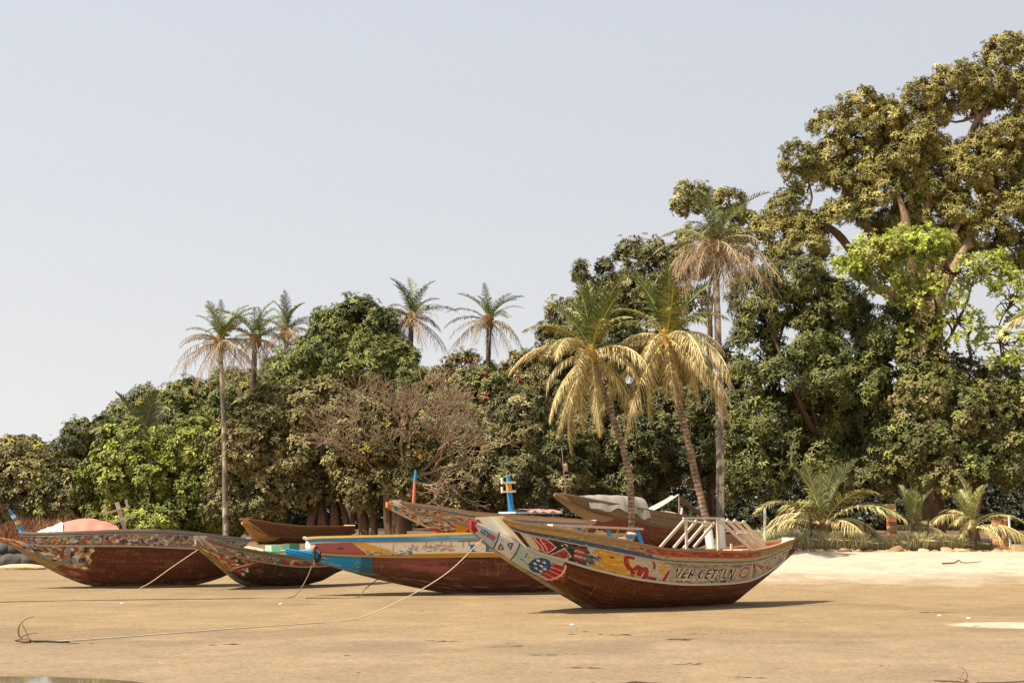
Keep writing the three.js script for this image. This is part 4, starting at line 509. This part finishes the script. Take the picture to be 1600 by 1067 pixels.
// far left
tree('leafy_tree', 'low rounded tree at the far end of the beach, left of all others', { D: 68, pal: P_OLIVE, accent: '#a8a24a', accentP: .2, leaf: 'fig', size: 1.3, clumps: [[20, 735, 75, 42], [75, 765, 60, 38], [0, 785, 80, 40], [115, 780, 50, 35], [30, 710, 50, 22], [-50, 740, 70, 50], [60, 800, 70, 30]] });
tree('leafy_tree', 'small dark round tree topping the slope left of the tall trunk palms', { D: 88, pal: P_DARK, size: 1.2, leaf: 'fig', clumps: [[130, 684, 36, 24], [158, 672, 24, 18], [108, 700, 22, 18], [150, 710, 40, 25]] });
tree('mango_tree', 'long low green mango behind the leftmost tall palm', { D: 90, pal: P_MANGO, accent: '#a39a48', accentP: .15, size: 1.3, sub: .7, clumps: [[262, 634, 55, 32], [312, 625, 45, 26], [212, 655, 45, 30], [362, 606, 45, 28], [420, 600, 45, 32], [300, 665, 80, 40], [390, 640, 70, 40], [200, 690, 60, 35]] });
tree('leafy_tree', 'bright yellow green bushy tree behind the pink tarpaulin boat', { D: 61, pal: P_FRESH, leaf: 'fig', size: 1.35, accent: '#a8b03c', accentP: .2, clumps: [[215, 705, 65, 38], [175, 745, 45, 42], [255, 740, 65, 50], [305, 700, 45, 40], [205, 795, 55, 38], [285, 790, 55, 42], [320, 760, 40, 45], [240, 820, 70, 22], [165, 800, 25, 25], [330, 815, 50, 22]] });
tree('leafy_tree', 'broad olive grey tree above the bare brown boat', { D: 57, base: [508, 0], pal: P_OLIVE, leaf: 'fig', size: 1.25, r: .3, fork: .35, bark: 'dry', density: 1.1, stems: [[-.45, .2], [.4, .22], [.75, .14]], clumps: [[395, 690, 50, 50], [440, 648, 62, 42], [375, 745, 42, 50], [440, 735, 62, 50], [500, 700, 60, 50], [510, 640, 60, 38], [400, 785, 38, 28], [465, 765, 44, 26], [540, 750, 36, 28], [355, 785, 28, 34]] });
tree('leafy_tree', 'short olive tree with a split trunk between the broad tree and the leafless one', { D: 54.6, base: [572, 0], pal: P_OLIVE, leaf: 'fig', size: 1.2, r: .24, bark: 'dry', stems: [[.3, .16]], clumps: [[575, 690, 48, 40], [560, 735, 50, 38], [610, 750, 45, 34], [590, 655, 45, 30], [650, 700, 40, 36], [560, 770, 30, 18], [650, 760, 40, 26]], accent: '#a08a3a', accentP: .06 });
tree('mango_tree', 'tall domed green mango rising above the leafless tree', { D: 80, base: [545, 0], pal: P_MANGO, accent: '#98a048', accentP: .15, size: 1.3, sub: .75, clumps: [[548, 525, 52, 42], [505, 558, 50, 40], [588, 560, 40, 46], [468, 590, 42, 36], [540, 585, 75, 40], [560, 498, 36, 24], [640, 600, 36, 36], [520, 515, 30, 26], [600, 520, 18, 30], [620, 560, 25, 30]] });
tree('mango_tree', 'mango with reddish new leaves below the thin solitary palm', { D: 76, base: [770, 0], pal: P_MANGO.concat(P_OLIVE), accent: '#8f6840', accentP: .2, size: 1.25, sub: .65, clumps: [[732, 588, 42, 32], [702, 612, 38, 34], [770, 612, 50, 36], [828, 580, 42, 32], [805, 630, 65, 42], [700, 660, 55, 45], [760, 665, 65, 40], [858, 600, 30, 40]] });
tree('mango_tree', 'dense dark mango between the leafless tree and the leaning palm', { D: 63, base: [790, 0], pal: P_DARK.concat(P_OLIVE), size: 1.15, r: .4, clumps: [[760, 695, 60, 42], [830, 690, 62, 48], [705, 735, 50, 42], [785, 740, 70, 38], [880, 715, 50, 50], [690, 775, 42, 30], [750, 775, 50, 26], [840, 755, 60, 34], [815, 645, 50, 30]] });
tree('leafy_tree', 'tall sparse tree behind the two yellow palms', { D: 70, base: [980, 0], pal: P_OLIVE.concat(P_DARK), size: 1.2, r: .35, sub: .6, nodes: [[930, 520], [1010, 480], [1040, 590], [930, 620]], clumps: [[868, 545, 26, 34], [902, 500, 40, 38], [948, 480, 42, 42], [934, 424, 26, 18], [1008, 396, 38, 22], [1000, 460, 46, 42], [960, 550, 62, 52], [1040, 560, 50, 52], [930, 630, 66, 48], [1040, 640, 56, 56], [1080, 470, 24, 24], [1050, 420, 26, 30], [880, 600, 40, 40], [1080, 585, 30, 40]] });
tree('leafy_tree', 'slender high tree showing around the crown of the tallest palm', { D: 74, base: [1110, 0], pal: P_GIANT, size: 1.15, r: .22, sub: .5, lean: .3, fork: .72, forkMax: 12, nodes: [[1110, 345], [1140, 350]], clumps: [[1082, 310, 28, 24], [1140, 318, 28, 18], [1160, 345, 18, 16], [1085, 375, 24, 14], [1150, 390, 26, 22], [1080, 415, 26, 20]] });
tree('giant_tree', 'giant spreading tree with pale limbs towering over the right of the beach', { D: 60, base: [1452, 0], pal: P_GIANT, accent: '#8f7848', accentP: .05, size: .9, density: 1.3, twigs: 4, sub: .4, r: .72, fork: .55, forkMax: 11, lean: .5, bark: 'pale', fill: .6, nodes: [[1500, 345, -1], [1400, 300, -1], [1320, 290], [1260, 330, 1], [1450, 240], [1380, 210, 1], [1560, 300, -1], [1530, 180], [1590, 240, 1]], clumps: [[1245, 245, 24, 24], [1262, 282, 34, 20], [1302, 195, 30, 22], [1345, 160, 32, 20], [1382, 186, 40, 26], [1334, 218, 42, 18], [1440, 150, 34, 24], [1458, 180, 26, 24], [1500, 125, 44, 22], [1545, 138, 42, 26], [1580, 85, 38, 32], [1595, 145, 32, 30], [1430, 222, 44, 18], [1402, 248, 52, 28], [1340, 275, 46, 24], [1380, 305, 56, 34], [1442, 285, 46, 36], [1232, 332, 34, 28], [1208, 360, 34, 26], [1258, 356, 32, 24], [1505, 275, 46, 30], [1560, 262, 46, 34], [1572, 325, 38, 28], [1505, 335, 40, 26], [1580, 395, 36, 40], [1250, 388, 46, 22], [1560, 215, 42, 16], [1320, 335, 36, 18], [1640, 180, 50, 60], [1640, 300, 50, 60], [1450, 335, 42, 26], [1475, 380, 44, 26, 1], [1400, 352, 46, 22, 1], [1540, 365, 40, 26], [1420, 200, 40, 18], [1480, 238, 40, 22], [1530, 240, 42, 22], [1470, 315, 40, 24], [1590, 200, 30, 24], [1520, 160, 40, 16], [1300, 235, 26, 14], [1290, 262, 30, 16], [1600, 260, 30, 30], [1350, 240, 40, 16]] });
tree('lime_tree', 'bright lime leaved tree with open branches in front of the giant tree', { D: 54, base: [1470, 0], pal: P_LIME, leaf: 'lime', size: .9, density: .3, fill: .15, sub: .42, r: .2, fork: .6, forkMax: 7, bark: 'dry', twigs: 16, nodes: [[1400, 430], [1450, 440, -1], [1520, 440], [1560, 510, 1], [1480, 500]], clumps: [[1370, 396, 52, 22, -.5, 2.6], [1435, 383, 58, 20, 0, 2.6], [1332, 418, 30, 16, 0, 2.4], [1482, 425, 48, 28], [1540, 425, 44, 32], [1392, 440, 50, 20], [1450, 465, 50, 26], [1585, 470, 36, 34], [1500, 505, 42, 30], [1565, 545, 42, 30], [1430, 515, 40, 24], [1580, 620, 26, 24]] });
tree('mango_tree', 'large dark mango right of the tallest palm', { D: 56, base: [1285, 0], pal: P_DARK.concat(P_MANGO), size: 1.05, r: .5, sub: .5, clumps: [[1185, 470, 46, 44], [1245, 440, 54, 40], [1300, 478, 54, 44], [1178, 555, 46, 48], [1250, 540, 62, 54], [1322, 556, 60, 52], [1384, 520, 44, 52], [1196, 660, 52, 44], [1290, 668, 56, 42, .5], [1370, 650, 50, 44], [1178, 735, 50, 42], [1262, 712, 62, 40], [1352, 735, 58, 40], [1150, 690, 30, 50], [1225, 600, 50, 40, -.6], [1345, 605, 46, 38, -1], [1285, 600, 40, 36, -1.2], [1415, 585, 36, 44], [1400, 690, 40, 40, -.8]] });
tree('leafy_tree', 'dense mid green tree above the rightmost small palm', { D: 53, base: [1520, 0], pal: P_MANGO.concat(P_OLIVE), size: 1.1, r: .4, sub: .5, leaf: 'fig', clumps: [[1450, 615, 46, 44], [1512, 640, 52, 44], [1572, 650, 46, 44], [1440, 695, 52, 44], [1520, 715, 62, 42], [1592, 720, 46, 46], [1470, 745, 44, 26], [1620, 650, 40, 60], [1442, 560, 34, 32, 1], [1500, 590, 36, 28, 1.5], [1558, 600, 36, 26, 2, .6], [1590, 575, 26, 22, 2, .5]] });
tree('leafy_tree', 'shady dark tree behind the trunks of the yellow palms', { D: 67, base: [1010, 0], pal: P_DARK, size: 1.2, r: .3, clumps: [[930, 690, 56, 44], [1000, 695, 56, 52], [1075, 710, 52, 54], [900, 755, 52, 28], [985, 750, 62, 30], [1130, 640, 40, 60], [1130, 730, 44, 50], [1075, 640, 40, 40]] });
console.log('sprigs', nSprig);
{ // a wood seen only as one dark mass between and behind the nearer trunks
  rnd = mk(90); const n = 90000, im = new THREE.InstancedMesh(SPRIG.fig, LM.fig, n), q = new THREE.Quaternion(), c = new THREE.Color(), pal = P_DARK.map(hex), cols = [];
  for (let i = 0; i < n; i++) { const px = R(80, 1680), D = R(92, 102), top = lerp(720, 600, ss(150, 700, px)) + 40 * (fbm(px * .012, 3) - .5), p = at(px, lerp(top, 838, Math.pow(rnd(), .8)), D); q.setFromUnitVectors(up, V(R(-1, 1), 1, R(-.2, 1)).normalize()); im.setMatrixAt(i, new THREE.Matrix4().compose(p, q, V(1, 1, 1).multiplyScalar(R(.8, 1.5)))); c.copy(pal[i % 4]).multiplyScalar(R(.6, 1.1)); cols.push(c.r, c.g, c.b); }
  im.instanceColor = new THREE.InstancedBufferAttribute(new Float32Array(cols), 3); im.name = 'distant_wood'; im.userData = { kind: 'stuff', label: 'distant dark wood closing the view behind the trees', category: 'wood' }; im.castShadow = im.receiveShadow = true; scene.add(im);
}
{ // leafless tree
  rnd = mk(55); const D = 53.7, X = xAt(618, D), gy = ground(X, D) - .1, root = thing('bare_tree', 'leafless tangled tree in front of the olive trees behind the ornamented boat', 'tree', [X, gy, -D], 0, 'trees behind the beach'), tw = [];
  const lo = (px, py, dd = 0) => at(px, py, D + dd).sub(V(X, gy, -D));
  part('trunk', tube([V(0, -.2, 0), V(.1, .8, 0), V(.05, 1.6, .1), lo(640, 745)], (t) => .34 * (1.25 - .6 * t), 12, 9, .6), BM.dry, root); part('trunk_fork', tube([V(-.15, -.2, .2), V(-.3, .9, .2), lo(600, 745, -.4)], (t) => .2 * (1.2 - .6 * t), 10, 8, .5), BM.dry, root);
  const grow = (p, d, L, r, k) => { const e = p.clone().addScaledVector(d, L), m = p.clone().lerp(e, .5).add(V(R(-.12, .12), R(-.08, .14), R(-.12, .12)).multiplyScalar(L)); tw.push(tube([p, m, e], (t) => Math.max(.011, lerp(r, r * .66, t)), k > 3 ? 4 : 2, k > 3 ? 5 : 3)); if (k <= 0) return; const n = k > 3 ? 3 : 2 + (rnd() < .6 ? 1 : 0); for (let i = 0; i < n; i++) grow(i ? m.clone().lerp(e, R(.2, 1)) : e, d.clone().add(V(R(-.75, .75), R(-.38, .55), R(-.75, .75))).normalize(), L * R(.6, .86), r * .66, k - 1); };
  for (const [a, b] of [[[640, 745], [570, 655]], [[640, 745], [610, 640]], [[640, 745], [670, 640]], [[640, 745], [720, 690]], [[640, 745], [730, 745]], [[600, 745], [540, 690]], [[600, 745], [560, 730]], [[640, 745], [690, 780]], [[640, 745], [640, 640]], [[640, 745], [700, 650]], [[600, 745], [560, 640]], [[600, 745], [520, 660]], [[640, 745], [745, 715]], [[640, 745], [600, 690]]]) { const s = lo(...a), e = lo(...b, R(-1.5, 1)), d = e.clone().sub(s); grow(s, d.clone().normalize(), d.length() * .5, .066, 5); }
  part('branches', mergeGeometries(tw), BM.twig, root, 'stuff');
  // dry brushwood at left
  for (const [px, D2, w, h, lab] of [[105, 57, 2.2, 1.25, 'heap of dry brown grass on the bank behind the pink tarpaulin'], [150, 72, 2.6, 3.6, 'reddish dry thicket below the small dark round tree'], [45, 60, 2.0, .9, 'low dry brush above the dark boulders']]) {
    const x = xAt(px, D2), g2 = ground(x, D2), n = 900, blade = leafGeo([[V(0, 0, 0), V(.1, 1, 0).normalize(), .6, .02, .1], [V(.05, 0, 0), V(-.25, 1, .2).normalize(), .5, .02, .1], [V(0, 0, .05), V(.3, 1, -.2).normalize(), .55, .02, .1]]), im = new THREE.InstancedMesh(blade, std(hex('#ffffff'), .95), n), q = new THREE.Quaternion(), c = new THREE.Color(), cols = [];
    for (let i = 0; i < n; i++) { const a = R(0, 6.28), rr = Math.sqrt(rnd()), X2 = Math.cos(a) * rr * w, Z = Math.sin(a) * rr * 1.2; q.setFromEuler(new THREE.Euler(R(-.7, .7), R(0, 6), R(-.7, .7))); im.setMatrixAt(i, new THREE.Matrix4().compose(V(X2, h * (1 - rr * rr) * R(.2, .9) - .1, Z), q, V(1, 1, 1).multiplyScalar(R(.8, 1.5)))); c.set(['#8d6244', '#a57c56', '#76503a', '#9c6f4e'][i % 4]); cols.push(c.r, c.g, c.b); }
    im.instanceColor = new THREE.InstancedBufferAttribute(new Float32Array(cols), 3); im.name = numbered('dry_brush'); im.position.set(x, g2, -D2); im.userData = { kind: 'stuff', label: lab, category: 'dry brush' }; im.castShadow = im.receiveShadow = true; scene.add(im);
  }
}
{ // beach grass behind the kerb
  rnd = mk(66); const n = 7000, blade = leafGeo(Array.from({ length: 7 }, (_, i) => [V(R(-.05, .05), 0, R(-.05, .05)), V(R(-.95, .95), 1, R(-.95, .95)).normalize(), R(.25, .45), .014, R(.1, .5)])), im = new THREE.InstancedMesh(blade, std(hex('#ffffff'), .9), n), q = new THREE.Quaternion(), c = new THREE.Color(), cols = [];
  for (let i = 0; i < n; i++) { const X = R(9.0, 17.4), D = R(46.35 + .5 * vn(X * 1.7, 3), 49.5), k = .25 + 1.35 * Math.pow(fbm(X * .9, D * .9) + .12, 1.5), hh = k * (1 - .6 * ss(16, 17.2, X)); q.setFromAxisAngle(up, R(0, 6.3)); im.setMatrixAt(i, new THREE.Matrix4().compose(V(X, ground(X, D), -D), q, V(1.7, hh * 2.6, 1.7))); c.set(['#b5b184', '#c2b992', '#a3a374', '#cbbd8e'][i % 4]).multiplyScalar(R(.8, 1.15)); cols.push(c.r, c.g, c.b); }
  im.instanceColor = new THREE.InstancedBufferAttribute(new Float32Array(cols), 3); im.name = 'beach_grass'; im.userData = { kind: 'stuff', label: 'grey green beach grass growing behind the crumbling edge', category: 'grass' }; im.castShadow = im.receiveShadow = true; scene.add(im);
}

// ---- palms
function frond(o) { // one feather leaf growing along +x and bending down
  const P = [], C = [], n = o.pairs, pts = []; let p = V(0, 0, 0), N = 26; const cr = hex(o.rib), leaf = o.leaf.map(hex); const tan = (t) => { const e = THREE.MathUtils.degToRad(o.e0 - o.bend * Math.pow(t, 1.25)); return V(Math.cos(e), Math.sin(e), 0); }, sway = R(-.12, .12);
  for (let i = 0; i <= N; i++) { pts.push(p.clone().add(V(0, 0, sway * p.x))); p.addScaledVector(tan(i / N), o.L / N); }
  const curve = new THREE.CatmullRomCurve3(pts), g0 = tube(pts, (t) => lerp(o.rw, .006, Math.pow(t, .6)), 14, 5).toNonIndexed(); const pos = g0.attributes.position; for (let i = 0; i < pos.count; i++) { P.push(pos.getX(i), pos.getY(i), pos.getZ(i)); C.push(cr.r, cr.g, cr.b); }
  for (let i = 0; i < n; i++) for (const s of [1, -1]) {
    const t = lerp(o.bare ?? .14, 1, (i + R(0, .6)) / n), b = curve.getPoint(Math.min(t, 1)), T = curve.getTangent(Math.min(t, 1)), S = V(0, 0, s), Nn = V(-T.y, T.x, 0), al = lerp(1.15, .5, t) + R(-.18, .18), len = o.ll * Math.sin(Math.PI * lerp(.16, .93, t)) * R(.75, 1.12); if (o.ragged && rnd() < o.ragged) continue;
    const d = T.clone().multiplyScalar(Math.cos(al)).addScaledVector(S, Math.sin(al)).addScaledVector(Nn, o.vee + R(-.15, .15)).normalize(), w = o.lw * R(.8, 1.2), side = T.clone().multiplyScalar(w);
    const m = b.clone().addScaledVector(d, len * .5).add(V(0, -o.hang * len * .18, 0)), e = b.clone().addScaledVector(d, len * .9).add(V(0, -o.hang * len * R(.55, .9), 0)), c = leaf[(rnd() * leaf.length) | 0].clone().multiplyScalar(R(.75, 1.2)); const q = [b.clone().sub(side.clone().multiplyScalar(.5)), b.clone().addScaledVector(side, .5), m.clone().addScaledVector(side, .6), m.clone().addScaledVector(side, -.6), e];
    for (const k of [0, 1, 2, 0, 2, 3, 3, 2, 4]) { P.push(q[k].x, q[k].y, q[k].z); C.push(c.r, c.g, c.b); }
  }
  const g = new THREE.BufferGeometry(); g.setAttribute('position', new THREE.Float32BufferAttribute(P, 3)); g.setAttribute('color', new THREE.Float32BufferAttribute(C, 3)); g.computeVertexNormals(); return g;
}
const FM = new THREE.MeshPhysicalMaterial({ vertexColors: true, roughness: .6 });
const palmBark = noiseTex(256, (u, v) => { const ring = Math.pow(Math.abs(Math.sin(v * Math.PI * 8)), 6), q = .62 + .45 * (tfbm(u, v, 6, 4, 10) - .45) - .22 * ring; return [q, q * .96, q * .92]; }, 1, 1.2, true), mott = noiseTex(256, (u, v) => { const a = tfbm(u, v, 5, 4, 12), q = a > .5 ? .85 : .42 + .3 * a; return [q, q * .96, q * .92]; }, 1, .35, true);
const TM = { coconut: new THREE.MeshStandardMaterial({ color: hex('#d2b598'), map: palmBark, roughness: .9, bumpMap: palmBark, bumpScale: .02 }), mottled: new THREE.MeshStandardMaterial({ color: hex('#cfc2b2'), map: mott, roughness: .9, bumpMap: palmBark, bumpScale: .02 }), dark: new THREE.MeshStandardMaterial({ color: hex('#8d7867'), map: palmBark, roughness: .95 }) };
const cache = {};
function variants(key, o) { return (cache[key] ??= Array.from({ length: 4 }, () => frond(o))); }
const GREEN = ['#5f6b34', '#717a3c', '#4f5c2c'], TAN = ['#978064', '#836c50', '#a8967a'], YEL = ['#b8a468', '#a58e54', '#c4b27c', '#968450'], GY = ['#74783a', '#8a8848', '#626a30', '#9c9454'];
const OIL = [['oil_up', 8, { e0: 76, bend: 58, L: 1.75, ll: .42, lw: .022, pairs: 42, rib: '#8d8a58', leaf: GREEN, vee: .5, hang: .35, rw: .03 }], ['oil_mid', 9, { e0: 42, bend: 75, L: 1.8, ll: .42, lw: .022, pairs: 42, rib: '#9a9060', leaf: GREEN.concat(['#807a48']), vee: .25, hang: .5, rw: .03 }], ['oil_low', 10, { e0: 8, bend: 75, L: 1.85, ll: .4, lw: .018, pairs: 34, rib: '#b09a70', leaf: TAN.concat(['#7d7a48']), vee: 0, hang: .9, rw: .028, ragged: .25 }], ['oil_dead', 13, { e0: -26, bend: 50, L: 2.2, ll: .42, lw: .013, pairs: 34, rib: '#a5845c', leaf: TAN, vee: -.2, hang: 1.2, rw: .026, ragged: .4 }]];
const COCO = [['coco_up', 11, { e0: 80, bend: 38, L: 2.75, ll: .72, lw: .045, pairs: 44, rib: '#a5a050', leaf: ['#59672c', '#6b7633', '#4a5826'], vee: .35, hang: .35, rw: .05 }], ['coco_mid', 8, { e0: 52, bend: 85, L: 2.6, ll: .7, lw: .042, pairs: 44, rib: '#b8a850', leaf: GY, vee: .15, hang: .6, rw: .05 }], ['coco_low', 9, { e0: 12, bend: 92, L: 3.1, ll: .58, lw: .036, pairs: 66, rib: '#d6c48a', leaf: YEL, vee: 0, hang: .9, rw: .05, ragged: .1 }], ['coco_hang', 9, { e0: -34, bend: 48, L: 3.5, ll: .48, lw: .034, pairs: 66, rib: '#d0b868', leaf: YEL.concat(['#a89060', '#8f8650']), vee: -.1, hang: 1.1, rw: .05 }]];
const YOUNG = [['young_up', 5, { e0: 80, bend: 32, L: 2.0, ll: .72, lw: .036, pairs: 58, rib: '#b8b070', leaf: ['#8c8c50', '#a09c60', '#767c42'], vee: .4, hang: .3, rw: .035 }], ['young_mid', 6, { e0: 52, bend: 90, L: 2.1, ll: .62, lw: .034, pairs: 58, rib: '#cabb80', leaf: GY.concat(YEL), vee: .2, hang: .5, rw: .035 }], ['young_low', 7, { e0: 28, bend: 90, L: 2.0, ll: .55, lw: .03, pairs: 54, rib: '#d2c088', leaf: YEL.concat(['#8d8a48']), vee: 0, hang: .8, rw: .035 }]];
function palm(name, label, o) {
  rnd = mk(o.seed); const sets = o.sets, s = o.s ?? 1, D = o.D, tp = o.trunk.map(([px, py]) => at(px, py, D)), foot = tp[0].clone(); foot.y = ground(foot.x, D) - .05; if (tp[0].y > foot.y + .02) tp.unshift(foot.clone()); const root = thing(name, label, 'palm', [foot.x, foot.y, foot.z], 0, o.group), loc = tp.map((p) => p.clone().sub(foot)), top = loc[loc.length - 1];
  if (loc.length > 1 && top.length() > .3) { part('trunk', tube(loc, (t) => o.r * (t < .06 ? lerp(1.5, 1.05, t / .06) : lerp(1.05, .8, t)) * (1 + (o.boss ?? 0) * Math.exp(-Math.pow((t - .93) / .05, 2))), 60, 10, .12), TM[o.bark], root); if (o.lime) { const c = new THREE.CatmullRomCurve3(loc), k = o.lime / c.getLength(); part('limewash', tube([0, .33, .66, 1].map((q) => c.getPoint(q * k)), (t) => o.r * lerp(1.6, 1.09, Math.min(1, t * 2.2)) + .004, 10, 12), std(hex('#ece5d8'), .85), root); } }
  part('crown_heart', tube([top.clone().add(V(0, -.35 * s, 0)), top.clone(), top.clone().add(V(0, .3 * s, 0))], (t) => o.r * (o.hr ?? 1) * (1.1 + .9 * Math.sin(Math.PI * clamp(t, .02, .98))), 8, 9, .4), std(hex(o.heart ?? '#8d6c44'), .95), root);
  let a = R(0, 6); for (const [key, n, f] of sets) { const v = variants(key, f); for (let i = 0; i < (o.counts?.[key] ?? n); i++) { a += 2.4 + R(-.35, .35); const m = part('frond', v[(rnd() * 4) | 0], FM, root); m.position.copy(top).add(V(0, key.endsWith('up') ? .12 : 0, 0)); m.rotation.set(R(-.25, .25), a, R(-.34, .3), 'YXZ'); m.scale.setScalar(s * R(.72, 1.16)); } }
}
const pg = 'slender palms above the trees';
palm('oil_palm', 'slender palm left of the other tall ones, trunk reaching down to the bank', { seed: 1, D: 55.5, trunk: [[352, 836], [351, 740], [349, 650], [343, 535]], r: .13, bark: 'mottled', sets: OIL, s: 1.25, group: pg });
palm('oil_palm', 'slender palm in the middle of the left three', { seed: 2, D: 84, trunk: [[394, 640], [396, 590], [399, 530]], r: .2, bark: 'dark', sets: OIL, s: 1.7, group: pg });
palm('oil_palm', 'slender palm nearest the domed mango, third from the left', { seed: 3, D: 90, trunk: [[446, 620], [447, 570], [447, 518]], r: .2, bark: 'dark', sets: OIL, s: 1.6, group: pg });
palm('oil_palm', 'slender palm with drooping dead fronds just right of the domed mango', { seed: 4, D: 82, trunk: [[640, 610], [641, 560], [643, 497]], r: .2, bark: 'dark', sets: OIL, s: 1.6, group: pg });
palm('oil_palm', 'solitary slender palm against open sky', { seed: 5, D: 82, trunk: [[762, 610], [763, 560], [764, 502]], r: .19, bark: 'dark', sets: OIL, s: 1.55, counts: { oil_dead: 8, oil_up: 8 }, group: pg });
palm('oil_palm', 'tallest palm with a mottled straight trunk and a skirt of dry fronds', { seed: 6, D: 45, trunk: [[1126, 866], [1125, 700], [1122, 520], [1117, 384]], r: .14, boss: .45, bark: 'mottled', lime: 1.25, sets: OIL, s: 1.34, counts: { oil_dead: 30, oil_low: 18, oil_mid: 11 } });
palm('coconut_palm', 'left of the two yellowing coconut palms, trunk curving to the right', { seed: 7, D: 42, trunk: [[984, 872], [987, 800], [982, 735], [962, 665], [938, 600], [924, 552]], r: .115, bark: 'coconut', lime: 1.5, sets: COCO, s: .92, heart: '#a8873c' });
palm('coconut_palm', 'right of the two yellowing coconut palms with dense hanging fronds', { seed: 8, D: 42.5, trunk: [[1112, 872], [1106, 825], [1085, 735], [1066, 650], [1050, 580], [1042, 528]], r: .125, bark: 'coconut', lime: 1.4, sets: COCO, s: 1.0, heart: '#a8803c', counts: { coco_hang: 13 } });
palm('coconut_palm', 'coconut palm standing at the very edge of the picture, only frond tips showing', { seed: 9, D: 48, trunk: [[1690, 860], [1685, 700], [1678, 505]], r: .13, bark: 'coconut', sets: COCO, s: 1.0 });
palm('young_palm', 'largest trunkless young palm behind the fence posts', { seed: 10, D: 47.5, trunk: [[1287, 822]], r: .14, bark: 'coconut', sets: YOUNG, hr: .55, s: 1.38, group: 'young palms behind the beach grass' });
palm('young_palm', 'smallest upright young palm by the brick pillar', { seed: 11, D: 48.5, trunk: [[1428, 828]], r: .09, bark: 'coconut', sets: YOUNG, hr: .55, s: .82, counts: { young_up: 6, young_mid: 3, young_low: 3 }, group: 'young palms behind the beach grass' });
palm('young_palm', 'arching young palm in front of the broken orange wall', { seed: 12, D: 46.8, trunk: [[1522, 846], [1522, 825]], r: .12, bark: 'coconut', sets: YOUNG, hr: .55, s: 1.0, group: 'young palms behind the beach grass' });
palm('bush_palm', 'grey green feathery bush palm on the slope beside the long low mango', { seed: 13, D: 78, trunk: [[222, 700]], r: .15, bark: 'dark', sets: YOUNG.map(([k, n, f]) => ['bush_' + k, n, { ...f, leaf: ['#74784c', '#868555', '#656b42'], rib: '#8d8a5c' }]), s: 1.7 });

renderer.render(scene, camera);
